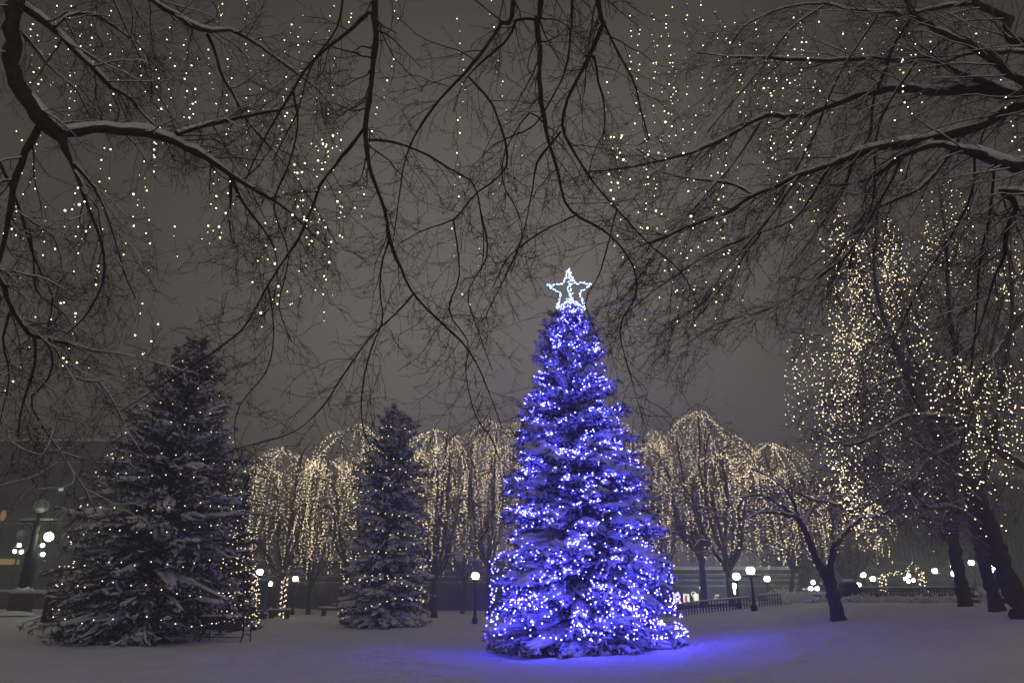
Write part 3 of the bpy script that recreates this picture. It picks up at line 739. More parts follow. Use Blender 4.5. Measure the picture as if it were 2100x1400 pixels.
def project(P):
    x, y, z = P[..., 0], P[..., 1], P[..., 2] - EYE
    zc = y * cP + z * sP
    return CX + F_PX * x / zc, CY - F_PX * (-y * sP + z * cP) / zc, zc
def twig_strands(B, seed, boxes, front=False):
    """strands that start on real twigs of batch B: boxes (px0, px1, py0, py1, min len m, max len m, n)"""
    rng = np.random.default_rng(seed); Q = B[:, 1:-1].reshape(-1, 3)
    if front: Q = Q[Q[:, 1] < np.median(Q[:, 1]) - .3]
    u, v, _ = project(Q); out = []
    for x0, x1, y0, y1, l0, l1, n in boxes:
        ok = np.nonzero((u > x0) & (u < x1) & (v > y0) & (v < y1))[0]
        if not len(ok): continue
        for i in rng.choice(ok, min(n, len(ok)), replace=False):
            L = rng.uniform(l0, l1); m = 9; d = np.array([0, 0, -1.]); p = [Q[i]]
            dr = rng.normal(size=3) * .2; dr[2] = 0
            for j in range(m - 1):
                d = unit(d + rng.normal(size=3) * .09 + dr * (.5 - j / m) + np.array([0, 0, -.3])); p.append(p[-1] + d * L / (m - 1))
            out.append(np.array(p))
    return out
def region_strands(seed, boxes):
    """boxes: (px0, px1, py_top0, py_top1, len_px0, len_px1, Y0, Y1, n)"""
    rng = np.random.default_rng(seed); out = []
    for x0, x1, t0, t1, l0, l1, Y0, Y1, n in boxes:
        for i in range(n):
            px = rng.uniform(x0, x1); py = rng.uniform(t0, t1); ln = rng.uniform(l0, l1); Y = rng.uniform(Y0, Y1)
            m = 8; p = []
            dx = rng.normal() * 14
            for j in range(m):
                p.append(at(px + dx * (j / (m - 1)) + rng.normal() * 5, py + ln * j / (m - 1), Y))
            out.append(np.array(p))
    return out
hang_lights('warm bulb strands hanging through the straight-trunked lit tree', twig_strands(BE2, 301, [
    (1660, 1990, 180, 520, 1.5, 5.0, 42), (1540, 1780, 420, 700, 2., 5.5, 34), (1530, 1720, 600, 860, 1.0, 4., 22)]), 1, .0165, M_WARM_NEAR, .27, at(2044, 1255, Ye))
hang_lights('warm bulb strands bunched high in the crown above the right trunks', twig_strands(BE2, 311, [
    (1780, 2010, 170, 420, 1.2, 4.0, 50), (1680, 1860, 330, 520, 1.5, 4.5, 34)], True), 5, .0140, M_WARM, .25, at(2030, 1250, Ye))
hang_lights('warm bulb strands forming the thin left fringe of the lit crown', twig_strands(BE2, 312, [
    (1530, 1660, 520, 760, 1.5, 4.5, 24), (1600, 1760, 620, 800, 1.2, 3.5, 34), (1660, 1860, 700, 900, .8, 2.2, 30)], True), 6, .0160, M_WARM, .26, at(2020, 1250, Ye))
hang_lights('warm bulb strands hanging in the crown of the leaning right-edge tree', twig_strands(BD2, 302, [
    (1800, 2110, 160, 520, 1.0, 4.0, 44), (1700, 2110, 500, 800, 1.0, 3.5, 30), (1680, 1990, 780, 960, .6, 1.6, 18), (2040, 2110, 700, 1000, 1., 3., 10)]), 2, .0150, M_WARM_NEAR, .26, at(2098, 1265, Yd))
hang_lights('warm bulb strands spreading to the right edge of the photo behind the big limb', twig_strands(BD2, 313, [
    (1900, 2110, 250, 560, 1.0, 3.5, 36), (1860, 2110, 500, 760, 1.0, 3.0, 34), (1960, 2110, 700, 960, .8, 2.4, 24)], True), 7, .0145, M_WARM, .24, at(2098, 1265, Yd))
hang_lights('warm bulb strands dropping from the slim third trunk', twig_strands(BF2, 303, [
    (1680, 1990, 700, 960, .8, 2.6, 26), (1840, 1960, 960, 1080, .6, 1.4, 8)]), 3, .018, M_WARM_NEAR, .36, at(1980, 1238, Yf))
hang_lights('warm bulb strands low among the limbs between the right trunks', twig_strands(BF2, 314, [
    (1700, 1990, 680, 1000, .8, 2.4, 60), (1600, 1760, 780, 1000, .6, 2., 30)], True), 8, .0165, M_WARM, .27, at(1980, 1238, Yf))
hang_lights('warm bulb strands in the boughs of the low forked tree', twig_strands(BG2, 304, [
    (1480, 1880, 880, 1080, .5, 1.6, 40)]), 4, .017, M_WARM_NEAR, .34, at(1719, 1272, Yg))

# ================================================================== TREES OVERHEAD
# left: thick snow-lined limb coming down out of a trunk beyond the left edge
trunkA = [(-7.4, 4.6, 0, .36), (-7.3, 4.7, 3.2, .32), (-6.6, 5.0, 6.2, .28), (-5.4, 5.3, 7.9, .2)]
def T(rows, Y0, Y1):
    n = len(rows); return [(r[0], r[1], r[2], Y0 + (Y1 - Y0) * i / (n - 1)) for i, r in enumerate(rows)]
A = [
    (T([(22, -60, 46), (14, 60, 44), (20, 150, 46), (60, 215, 44), (100, 258, 40), (128, 275, 34)], 5.6, 5.9), trunkA, .35),
    (T([(118, 268, 26), (140, 274, 27), (200, 270, 25), (280, 273, 24), (340, 280, 23), (385, 305, 21), (440, 335, 18), (480, 360, 13), (540, 395, 10), (590, 430, 7), (640, 480, 5), (690, 520, 3)], 5.9, 7.4),),
    (T([(362, 276, 12), (420, 255, 11), (480, 243, 10), (550, 232, 8), (590, 222, 5), (640, 200, 3)], 6.4, 7.2),),
    (T([(472, 352, 12), (490, 400, 10), (520, 440, 8), (560, 500, 5), (570, 560, 3), (560, 640, 2)], 6.9, 7.4),),
    (T([(470, 350, 9), (474, 400, 8), (470, 450, 6), (480, 500, 4), (520, 545, 3)], 6.9, 7.6),),
    (T([(95, 240, 22), (75, 270, 20), (50, 320, 18), (30, 380, 17), (20, 440, 16), (5, 520, 13), (-20, 590, 10)], 5.9, 6.2), None, .8),
    (T([(125, 275, 24), (145, 330, 15), (165, 375, 12), (185, 440, 10), (200, 490, 9), (207, 540, 8), (205, 580, 7), (180, 635, 6), (145, 675, 4), (110, 700, 3)], 5.9, 6.8),),
    (T([(150, 335, 9), (185, 375, 8), (210, 420, 6), (235, 490, 5), (255, 560, 4), (278, 612, 3)], 6, 6.9),),
    (T([(24, -5, 22), (60, 22, 20), (110, 55, 18), (160, 105, 16), (205, 150, 12), (240, 185, 10), (265, 195, 8), (285, 225, 6), (330, 270, 5), (360, 330, 3)], 5.6, 6.8),),
    (T([(112, 55, 9), (125, 40, 9), (150, 28, 8), (190, 28, 8), (215, 40, 6), (250, 65, 5), (300, 110, 4), (310, 200, 3)], 5.8, 6.8),),
    (T([(200, -60, 12), (295, -2, 12), (340, 25, 12), (385, 55, 13), (425, 70, 11), (470, 65, 8), (520, 85, 7), (560, 115, 6), (610, 155, 5), (660, 190, 4), (700, 240, 3)], 5.8, 7.2), [(-5.0, 5.4, 8.6, .08)]),
    (T([(425, 70, 9), (440, 105, 9), (450, 150, 8), (475, 190, 7), (510, 250, 6), (530, 275, 6), (570, 320, 6), (610, 370, 5), (650, 430, 4), (690, 500, 3)], 6.4, 7.4),),
    (T([(228, -10, 7), (255, 50, 6), (285, 110, 5), (310, 170, 4), (345, 230, 4), (360, 280, 3)], 6.2, 7),),
    (T([(15, 130, 9), (30, 60, 8), (65, 95, 6), (100, 140, 5), (160, 190, 4), (190, 260, 3)], 5.8, 6.6),),
    (T([(-60, 540, 18), (0, 600, 16), (25, 640, 14), (55, 680, 12), (75, 690, 12), (120, 700, 9), (165, 715, 8), (195, 722, 5), (260, 730, 3), (340, 748, 3), (420, 770, 2)], 6.1, 7.4), [(-7.0, 5.4, 5.2, .1)]),
    (T([(70, 690, 11), (74, 730, 9), (66, 770, 8), (55, 800, 7), (42, 850, 5), (36, 900, 3)], 6.4, 6.8),),
    (T([(92, 696, 8), (108, 735, 6), (95, 780, 5), (60, 820, 5), (90, 880, 5), (130, 935, 4), (175, 1000, 3), (200, 1050, 2)], 6.5, 7.2),),
    (T([(100, 690, 6), (150, 775, 4), (200, 780, 4), (235, 830, 4), (260, 880, 3), (290, 930, 2)], 6.6, 7.4),),
    (T([(20, 640, 8), (5, 700, 6), (20, 760, 5), (10, 820, 4), (-5, 880, 3)], 6.2, 6.6),),
    (T([(-40, 300, 12), (0, 330, 10), (40, 420, 8), (60, 500, 6), (85, 560, 5), (110, 610, 4), (100, 690, 3)], 6.2, 7),),
    (T([(60, 470, 6), (70, 540, 5), (75, 600, 5), (130, 640, 4), (160, 700, 3)], 6.6, 7.2),),
]
rA, PA, BA1, BA2 = near_tree('bare overhanging tree with a thick snow-lined limb at upper left', A, 401, name='overhanging_tree', base=(-7.4, 4.6, 0), mats=(M_BARK, M_TWIG), wscale=.70, l1=(.12, .4, 1.3), l2=(6, .18, .65), l3=(5, .05, .2), rmin=.0022, grav=(.12, .10, .03), sn_min=.3, lift=.85, fat=.95, wig=.16, ang=(30, 75), zig=.07)

# centre: dark drooping limbs from a tree behind the camera
trunkB = [(1.2, -3.2, 0, .34), (1.1, -3.0, 5.0, .3)]
def preB(x, z=9.6): return [(1.1, -2.9, 7.2, .12), (.5 * (1.1 + x), .5, z + .4, .09), (x * .8, 3.6, z, .06)]
Bp = [
    ([(762, -30, 16, 5.8), (760, 30, 15, 5.9), (768, 80, 14, 6), (762, 160, 13, 6), (750, 230, 12, 6.1), (748, 290, 11, 6.2), (765, 360, 9, 6.3), (790, 430, 9, 6.4), (797, 480, 8, 6.5), (820, 540, 7, 6.6), (850, 600, 6, 6.7), (900, 655, 6, 6.8), (960, 715, 4, 6.9), (1000, 800, 3, 7), (1030, 880, 2, 7.1)], preB(-1.6)),
    (T([(748, 262, 9), (700, 325, 8), (660, 375, 7), (640, 430, 6), (612, 500, 6), (550, 586, 5), (511, 657, 4), (482, 690, 4), (421, 732, 3), (330, 790, 3), (250, 840, 2)], 6.2, 7.2),),
    (T([(755, 287, 7), (800, 290, 6), (860, 310, 5), (920, 345, 5), (970, 375, 4), (985, 430, 4), (990, 500, 3), (980, 570, 2)], 6.2, 7),),
    (T([(758, 25, 9), (715, 60, 8), (670, 95, 7), (625, 140, 7), (600, 185, 6), (560, 250, 5), (530, 310, 4), (500, 380, 3)], 5.9, 6.8),),
    ([(1055, -20, 11, 5.8), (1030, 40, 10, 5.9), (1000, 90, 9, 6), (960, 140, 8, 6.1), (915, 185, 7, 6.2), (880, 230, 6, 6.3), (850, 280, 5, 6.4), (830, 330, 4, 6.5), (815, 420, 3, 6.6), (800, 520, 2, 6.8)], preB(.1)),
    ([(1112, -20, 14, 5.8), (1105, 40, 15, 5.9), (1108, 100, 12, 6), (1110, 150, 11, 6), (1115, 200, 10, 6.1), (1120, 240, 10, 6.2), (1128, 290, 8, 6.3), (1145, 350, 7, 6.4), (1160, 410, 7, 6.5), (1180, 440, 7, 6.5), (1230, 470, 6, 6.6), (1270, 505, 5, 6.6), (1300, 555, 5, 6.7), (1302, 610, 4, 6.7), (1272, 660, 4, 6.8), (1272, 700, 3, 6.8), (1290, 762, 3, 6.9), (1305, 812, 2, 7), (1322, 870, 2, 7)], preB(.4)),
    (T([(1105, 42, 8), (1060, 42, 8), (1045, 75, 7), (1020, 100, 6), (985, 130, 5), (950, 170, 3), (930, 230, 3)], 5.9, 6.5),),
    (T([(1180, 442, 5), (1120, 470, 4), (1075, 500, 4), (1040, 530, 3), (1010, 590, 2)], 6.5, 7),),
    ([(1230, -20, 14, 5.8), (1228, 40, 12, 5.9), (1215, 80, 11, 6), (1195, 130, 10, 6), (1170, 180, 8, 6.1), (1155, 220, 8, 6.2), (1150, 265, 7, 6.3), (1180, 320, 6, 6.4), (1215, 370, 5, 6.5), (1265, 430, 4, 6.6), (1330, 500, 4, 6.7), (1400, 560, 3, 6.8), (1440, 640, 2, 6.9)], preB(1.0)),
    ([(1174, -20, 7, 5.9), (1168, 60, 6, 6), (1165, 110, 6, 6), (1158, 150, 4, 6.1), (1130, 210, 4, 6.2), (1095, 260, 4, 6.3), (1050, 280, 3, 6.4), (1010, 300, 3, 6.5)], preB(.7)),
    (T([(1232, 35, 7), (1250, 75, 6), (1272, 120, 5), (1300, 170, 5), (1318, 240, 4), (1330, 290, 4), (1300, 300, 3), (1350, 330, 3)], 5.9, 6.7),),
    (T([(1200, 115, 8), (1222, 120, 7), (1226, 165, 6), (1240, 220, 4), (1238, 270, 3), (1215, 320, 3), (1205, 380, 2)], 6, 6.6),),
    (T([(958, 155, 6), (1000, 198, 6), (1018, 230, 6), (1036, 290, 5), (1040, 340, 5), (1015, 372, 5), (975, 400, 4), (930, 450, 4), (870, 470, 3), (815, 500, 2)], 6.1, 7),),
    (T([(1112, 250, 5), (1085, 230, 4), (1040, 300, 3), (1030, 370, 3), (1060, 430, 3), (1070, 480, 2), (1050, 560, 2)], 6.2, 6.8),),
    (T([(1150, 270, 5), (1128, 300, 5), (1100, 335, 5), (1090, 400, 3), (1075, 480, 3), (1040, 560, 3), (1000, 640, 2)], 6.3, 6.9),),
    (T([(800, 480, 5), (785, 540, 4), (780, 600, 4), (785, 660, 4), (760, 720, 4), (741, 800, 4), (740, 864, 3), (750, 904, 2), (775, 930, 2)], 6.5, 7),),
    (T([(850, 600, 5), (815, 640, 4), (760, 690, 4), (700, 770, 4), (669, 823, 4), (632, 864, 3), (598, 888, 3), (540, 905, 3), (480, 920, 2)], 6.7, 7.2),),
    (T([(930, 450, 4), (945, 560, 4), (920, 640, 4), (960, 700, 3), (955, 760, 3), (975, 850, 3), (1010, 900, 3), (1030, 950, 2), (1090, 985, 2)], 6.9, 7.3),),
    (T([(600, 180, 6), (610, 260, 5), (590, 340, 4), (560, 420, 4), (590, 520, 3), (570, 620, 3), (600, 700, 2)], 6.3, 7),),
    (T([(705, -20, 6), (690, 60, 5), (640, 130, 5), (610, 230, 4), (560, 330, 3)], 6.2, 7),),
    (T([(1265, 430, 4), (1230, 560, 3), (1200, 620, 3), (1230, 700, 2)], 6.6, 6.9),),
    (T([(985, 430, 4), (1000, 520, 4), (960, 600, 3), (985, 690, 3), (1010, 760, 2)], 6.9, 7.2),),
    (T([(550, 586, 4), (560, 680, 3), (545, 760, 3), (490, 830, 3), (480, 900, 2), (500, 960, 2)], 6.8, 7.2),),
]
rB, PB, BB1, BB2 = near_tree('bare tree whose dark drooping limbs hang down at top centre', Bp, 402, name='overhanging_tree', base=(1.2, -3.2, 0), mats=(M_BARK, M_TWIG), wscale=.84, l1=(.17, .4, 1.4), l2=(5, .18, .6), l3=(6, .03, .11), rmin=.0022, grav=(.10, .05, .02), snow=False, wig=.15, ang=(30, 75), zig=.07)
tb = Acc(); s_ = spline([[1.2, -3.2, -.1, .4], [1.15, -3.1, 3, .33], [1.1, -2.95, 6, .28], [1.1, -2.9, 7.6, .2]], 5); tb.tubes(s_[:, :3], s_[:, 3], 10); obj('bole', tb, M_BARK, rB)

# right: long snow-topped limbs reaching in from beyond the right edge
trunkC = [(9.2, 6.6, 5.2, .22), (7.6, 6.8, 6.3, .17)]
C = [
    (T([(2130, 205, 46), (2100, 200, 42), (2050, 195, 34), (1980, 192, 27), (1900, 188, 22), (1840, 190, 18), (1780, 200, 17), (1720, 215, 15), (1640, 235, 12), (1560, 245, 10), (1500, 275, 9), (1420, 310, 8), (1350, 330, 7), (1280, 345, 5), (1200, 352, 3)], 7, 8.6), trunkC),
    (T([(2130, 222, 32), (2020, 250, 27), (1920, 285, 24), (1850, 300, 22), (1750, 320, 18), (1660, 355, 14), (1590, 385, 13), (1540, 400, 12), (1470, 440, 10), (1400, 475, 8), (1340, 495, 6), (1300, 508, 4)], 7, 8.6), trunkC),
    (T([(1540, 398, 7), (1505, 378, 7), (1450, 370, 6), (1400, 365, 4), (1350, 352, 3)], 8, 8.6),),
    (T([(2130, 352, 32), (2040, 325, 26), (1960, 305, 20), (1900, 305, 14), (1840, 330, 12), (1800, 360, 9), (1740, 380, 6), (1690, 378, 4)], 6.8, 8), [(9.2, 6.4, 4.6, .2), (7.6, 6.6, 5.2, .15)]),
    (T([(2100, 198, 18), (2033, 173, 17), (1960, 150, 15), (1920, 130, 14), (1883, 121, 13), (1800, 123, 12), (1700, 127, 11), (1600, 117, 8), (1540, 117, 6), (1490, 116, 4), (1430, 110, 3)], 7, 8.2),),
    (T([(2130, 170, 28), (2060, 140, 24), (2000, 100, 19), (1950, 75, 16), (1880, 40, 14), (1860, 10, 12), (1840, -40, 10)], 6.8, 7.4), [(9.2, 6.6, 6.6, .2)]),
    (T([(2000, 8, 9), (1940, 12, 9), (1870, 28, 9), (1800, 28, 8), (1750, 22, 7), (1690, 10, 6), (1600, 18, 5), (1530, 50, 4), (1500, 90, 3)], 7.1, 8.2),),
    (T([(2130, 90, 30), (2060, 40, 25), (2010, 5, 21), (1990, -30, 18)], 6.6, 7), [(9.2, 6.4, 7.2, .2)], .5),
    (T([(2110, 108, 11), (2060, 107, 11), (2010, 107, 10), (1960, 118, 7), (1920, 140, 6)], 6.9, 7.4),),
    (T([(1870, 35, 10), (1835, 95, 9), (1815, 150, 9), (1795, 200, 8), (1775, 290, 8), (1750, 315, 8), (1735, 380, 5), (1690, 450, 4), (1640, 520, 3)], 7.2, 8.2),),
    (T([(1800, 30, 6), (1740, 120, 5), (1700, 200, 5), (1660, 300, 5), (1600, 400, 4), (1560, 480, 4), (1500, 560, 3), (1440, 640, 3)], 7.4, 8.6),),
    (T([(1690, 12, 5), (1620, 60, 5), (1560, 140, 4), (1500, 210, 4), (1450, 270, 3)], 7.5, 8.4),),
    (T([(1880, 125, 7), (1830, 200, 6), (1800, 280, 6), (1790, 420, 5), (1750, 500, 5), (1740, 560, 3)], 7.2, 8),),
    (T([(1700, 345, 8), (1640, 440, 6), (1580, 470, 5), (1500, 500, 5), (1420, 540, 4), (1350, 590, 3), (1290, 640, 2)], 7.8, 8.8),),
    (T([(1640, 362, 7), (1560, 470, 6), (1490, 550, 5), (1440, 620, 4), (1380, 660, 3), (1345, 700, 2)], 7.9, 8.8),),
    (T([(1850, 325, 8), (1800, 420, 7), (1740, 520, 6), (1690, 560, 6), (1640, 600, 4), (1560, 640, 3), (1470, 665, 3), (1400, 710, 2)], 7.4, 8.8),),
    (T([(1960, 300, 9), (1900, 380, 8), (1830, 410, 7), (1770, 440, 6), (1720, 520, 5), (1680, 570, 3)], 7.2, 8.2),),
    (T([(2110, 400, 16), (2092, 418, 14), (2070, 470, 12), (2064, 530, 10), (2045, 560, 7), (2020, 640, 5), (1990, 720, 4)], 6.6, 7.4), [(9.0, 6.2, 3.9, .12)]),
    (T([(2000, 310, 8), (1990, 400, 7), (1940, 500, 6), (1880, 600, 5), (1830, 700, 4), (1780, 780, 3)], 7.2, 8),),
    (T([(1560, 250, 6), (1510, 330, 5), (1440, 410, 4), (1380, 470, 3), (1300, 580, 3), (1270, 620, 2)], 8, 8.8),),
    (T([(2040, 320, 9), (2035, 420, 8), (2010, 540, 7), (2000, 640, 5), (1985, 760, 4)], 7, 7.6),),
]
rC, PC, BC1, BC2 = near_tree('bare tree reaching long snow-topped limbs in from the right edge', C, 403, name='overhanging_tree', base=(9.4, 6.6, gz(9.4, 6.6)), mats=(M_BARK, M_TWIG), wscale=.74, l1=(.14, .5, 1.6), l2=(6, .2, .8), l3=(5, .07, .25), rmin=.0024, grav=(.06, .05, .02), sn_min=.3, lift=.8, fat=.9, wig=.11, ang=(22, 60), bias=(-.35, 0, -.35), zig=.03)
tb = Acc(); s_ = spline([[9.6, 6.6, gz(9.6, 6.6) - .1, .42], [9.5, 6.6, 3, .36], [9.3, 6.6, 5.4, .3], [9.2, 6.5, 7.6, .22]], 5); tb.tubes(s_[:, :3], s_[:, 3], 10); obj('bole', tb, M_BARK, rC)
tb = None

# the strands of bulbs hanging among those branches
def px_strand(rows, Y): return np.array([at(x, y, Y) for x, y in rows])
def loose(seed, x0, x1, y0, y1, n, Y0, Y1):
    rng = np.random.default_rng(seed); out = []
    for i in range(n):
        x = rng.uniform(x0, x1); y = rng.uniform(y0, y1); Y = rng.uniform(Y0, Y1)
        m = rng.integers(3, 6)
        out.append(px_strand([(x + rng.normal() * 14 * j, y + 26 * j) for j in range(m)], Y))
    return out
LA = [px_strand(r, Y) for r, Y in [
    ([(75, 60), (82, 110), (76, 180), (84, 250), (72, 330), (80, 400)], 8.5), ([(112, -10), (118, 60), (110, 140), (120, 190)], 9), ([(146, -10), (138, 70), (142, 160), (136, 250)], 9.4),
    ([(165, 40), (160, 100), (150, 210)], 9.2), ([(255, 80), (240, 150), (215, 240)], 9), ([(375, 70), (380, 160), (372, 280)], 9), ([(320, 130), (322, 230), (312, 360)], 9.3),
    ([(420, 95), (432, 160), (438, 215)], 9.6), ([(440, 5), (458, 30), (450, 60)], 9.6), ([(458, 0), (447, 50)], 9.8), ([(507, -10), (505, 80), (510, 170), (506, 260), (508, 350)], 9.4),
    ([(300, 375), (275, 450), (250, 520)], 8.5), ([(360, 455), (362, 500), (366, 535)], 8.5), ([(335, 655), (322, 685), (300, 712), (290, 740), (265, 768), (238, 776)], 8.2),
    ([(140, 600), (122, 650), (70, 660)], 8), ([(120, 745), (170, 750), (205, 765)], 8), ([(215, 300), (205, 380), (180, 470)], 8.6), ([(40, 260), (42, 330), (30, 400)], 8.6), ([(430, 300), (440, 360), (432, 430)], 8.8), ([(395, 500), (430, 480), (470, 470)], 8.8)]]
LA += [px_strand(r, Y) for r, Y in [
    ([(95, 420), (88, 480), (96, 540)], 8.2), ([(190, 20), (186, 90), (196, 150)], 9.2), ([(230, 10), (226, 70), (236, 130)], 9.2), ([(285, 60), (280, 120), (292, 190)], 9), ([(60, 20), (64, 120), (58, 210)], 8.6),
    ([(345, 60), (350, 130), (342, 230)], 9.2), ([(405, 190), (398, 260), (410, 330)], 9), ([(470, 100), (474, 190), (466, 290)], 9.4), ([(535, 60), (540, 160), (532, 270)], 9.4), ([(30, 420), (36, 500), (28, 580)], 8), ([(150, 420), (156, 500), (148, 570)], 8.2), ([(205, 480), (200, 560), (190, 610)], 8.2)]]
LA += twig_strands(BA2, 11, [(10, 340, 300, 700, .3, .9, 12), (300, 620, 60, 420, .5, 1.3, 9)])
hang_lights('warm bulb strands hanging from the snow-lined tree at upper left', LA, 21, .0092, M_WARM_NEAR, .15, (-7.4, 4.6, 0), jit=.022)
LB = [px_strand(r, Y) for r, Y in [
    ([(592, 40), (578, 110), (570, 200), (590, 260)], 9.2), ([(565, 260), (600, 290), (640, 300), (660, 330)], 9), ([(682, 10), (672, 70), (684, 130), (672, 240), (684, 320)], 9),
    ([(813, -5), (816, 45)], 9), ([(808, 90), (803, 150), (775, 230), (760, 280), (745, 360), (728, 440)], 9), ([(940, 30), (943, 105), (945, 190), (934, 280), (936, 400), (925, 470), (924, 540)], 9),
    ([(1008, 0), (1018, 90), (1030, 150), (1045, 240), (1065, 290), (1072, 318)], 8.8), ([(1062, 395), (1040, 380), (1020, 370), (1008, 440)], 9), ([(984, 495), (985, 540), (978, 560)], 9),
    ([(955, 595), (958, 640)], 9), ([(1250, 160), (1235, 235), (1236, 285)], 9.2), ([(1312, 40), (1305, 130), (1302, 240), (1280, 300), (1285, 370)], 9.4), ([(1365, 25), (1372, 90), (1382, 180), (1392, 240), (1398, 300)], 9.4),
    ([(1380, -10), (1372, 60), (1388, 130), (1384, 220)], 9.6), ([(1355, 60), (1345, 140), (1362, 220), (1355, 310)], 9.8), ([(1440, -10), (1436, 120), (1440, 240)], 9.8),
    ([(560, 600), (582, 625), (615, 610), (670, 580), (690, 612)], 9), ([(745, 390), (730, 470)], 9)]]
LB += [px_strand(r, Y) for r, Y in [
    ([(620, 20), (612, 110), (622, 210)], 9.2), ([(645, 60), (640, 150), (650, 250)], 9.4), ([(715, 20), (720, 60)], 9.2), ([(1290, -10), (1296, 90), (1288, 190)], 9.6), ([(1335, 20), (1342, 120), (1334, 260)], 9.8), ([(1410, 0), (1404, 110), (1412, 220)], 9.8), ([(1375, 120), (1380, 230), (1372, 350)], 9.6), ([(1325, 230), (1318, 300), (1330, 380)], 9.6), ([(1425, 220), (1418, 320), (1428, 420)], 9.6)]]
LB += twig_strands(BB2, 12, [(600, 710, 260, 470, .3, .8, 22), (520, 700, 420, 600, .3, .8, 5), (1240, 1420, 30, 300, .7, 1.6, 8)])
hang_lights('warm bulb strands hanging from the drooping limbs at top centre', LB, 22, .0092, M_WARM_NEAR, .18, (1.2, -3.2, 0), jit=.022)
LC = [px_strand(r, Y) for r, Y in [
    ([(1350, 300), (1345, 400), (1340, 480)], 9.6), ([(1450, 300), (1458, 360), (1440, 430)], 9.6), ([(1612, 50), (1605, 110), (1612, 190)], 10), ([(1680, 15), (1672, 120), (1668, 200), (1660, 280)], 10),
    ([(1725, 50), (1735, 110), (1750, 170)], 10), ([(1810, 60), (1815, 110)], 10), ([(1530, 180), (1524, 260)], 10), ([(1505, 40), (1520, 130), (1518, 240)], 10.2), ([(1560, 280), (1565, 350)], 10),
    ([(1255, 500), (1290, 545), (1320, 560), (1370, 560)], 9.6), ([(1385, 480), (1400, 520), (1440, 515), (1480, 470)], 9.6), ([(1310, 565), (1340, 590), (1360, 620)], 9.6), ([(1420, 570), (1425, 640)], 9.8), ([(1960, 20), (2000, 60), (2025, 70)], 10), ([(1870, 60), (1865, 100), (1880, 130)], 10)]]
LC += [px_strand(r, Y) for r, Y in [
    ([(1470, 20), (1476, 130), (1466, 240)], 10), ([(1545, 20), (1550, 100), (1540, 200)], 10), ([(1580, 60), (1586, 150), (1576, 230)], 10), ([(1640, 20), (1645, 110), (1636, 220)], 10.2), ([(1480, 260), (1474, 350), (1484, 420)], 9.8), ([(1510, 330), (1516, 420)], 9.8), ([(1770, 20), (1776, 120)], 10.2), ([(1840, 30), (1836, 130)], 10.2), ([(1905, 60), (1912, 150)], 10), ([(1590, 280), (1596, 360), (1586, 430)], 10), ([(1650, 300), (1644, 400)], 10)]]
LC += twig_strands(BC2, 14, [(1250, 1540, 380, 600, .3, .8, 20), (1480, 1740, 0, 300, .8, 1.8, 16), (1780, 2090, 0, 250, .4, 1.2, 8)])
hang_lights('warm bulb strands hanging from the long limbs at upper right', LC, 23, .0094, M_WARM_NEAR, .17, (9.4, 6.6, 1), jit=.024)

# ================================================================== LAMPS
def globe_lamp(px, py, r_px, label, m=None, collar=True):
    Y = .2 * F_PX / r_px
    c = at(px, py, Y); x, y = c[0], c[1]; g = gz(x, y)
    root = thing('street_lamp', label, 'street lamp', (x, y, g))
    h = c[2] - g - .2
    a = Acc(); a.lathe((x, y, g - .05), [(.16, 0), (.16, .25), (.10, .35), (.085, .6), (.06, .8), (.05, h - .2), (.07, h - .1), (.08, h + .05)], 10); obj('post', a, M_IRON, root)
    if collar:
        a = Acc(); a.lathe((x, y, g + h - .1), [(.05, 0), (.42, .02), (.44, .05), (.10, .09)], 14); obj('collar', a, M_IRON, root)
        a = Acc(); a.lathe((x, y, g + h - .045), [(.44, 0), (.40, .05), (.15, .07)], 14); obj('snow_cover', a, M_SNOW, root)
    a = Acc(); a.ball(c, .2, 16, 10); obj('globe', a, m or M_GLOBE, root)
    a = Acc(); a.ball((c[0], c[1], c[2] + .06), .165, 12, 4, zcut=.45, sq=(1, 1, 1.12)); obj('snow_cap', a, M_SNOW, root)
    return root
globe_lamp(606, 1186, 5.2, 'globe lamp standing alone left of the narrow spruce')
globe_lamp(975, 1180, 7, 'globe lamp with a collar just left of the blue tree')
globe_lamp(1510, 1181, 7, 'globe lamp beside the leaning trunk at the railing')
globe_lamp(1539, 1169, 8, 'largest and tallest globe lamp behind the railing gap')
globe_lamp(1573, 1186, 5.6, 'globe lamp right of the tallest globe lamp')
globe_lamp(1440, 1205, 4.6, 'small globe lamp in front of the lit posters', M_GLOBE_COOL)
globe_lamp(533, 1172, 6, 'globe lamp above the blue-grey column', M_GLOBE_COOL)
globe_lamp(554, 1196, 4.6, 'small globe lamp left of the weeping tree trunk', M_GLOBE_COOL)
globe_lamp(1770, 1178, 5, 'globe lamp above and right of the dark slab')
globe_lamp(1790, 1186, 4.8, 'globe lamp between the dark slab and the lit arch')
globe_lamp(1761, 1198, 4.2, 'lowest globe lamp touching the dark slab')
globe_lamp(1917, 1170, 5, 'globe lamp just right of the lit arch')
globe_lamp(1992, 1153, 5.2, 'globe lamp between the two right-hand trunks')
globe_lamp(852, 1213, 5, 'globe lamp peeping from behind the narrow spruce', M_GLOBE_COOL)
globe_lamp(1552, 1218, 2.6, 'tiny distant lamp under the railing lamps', M_GLOBE_COOL)
globe_lamp(1594, 1218, 2.6, 'tiny distant lamp right of the railing lamps', M_GLOBE_COOL)

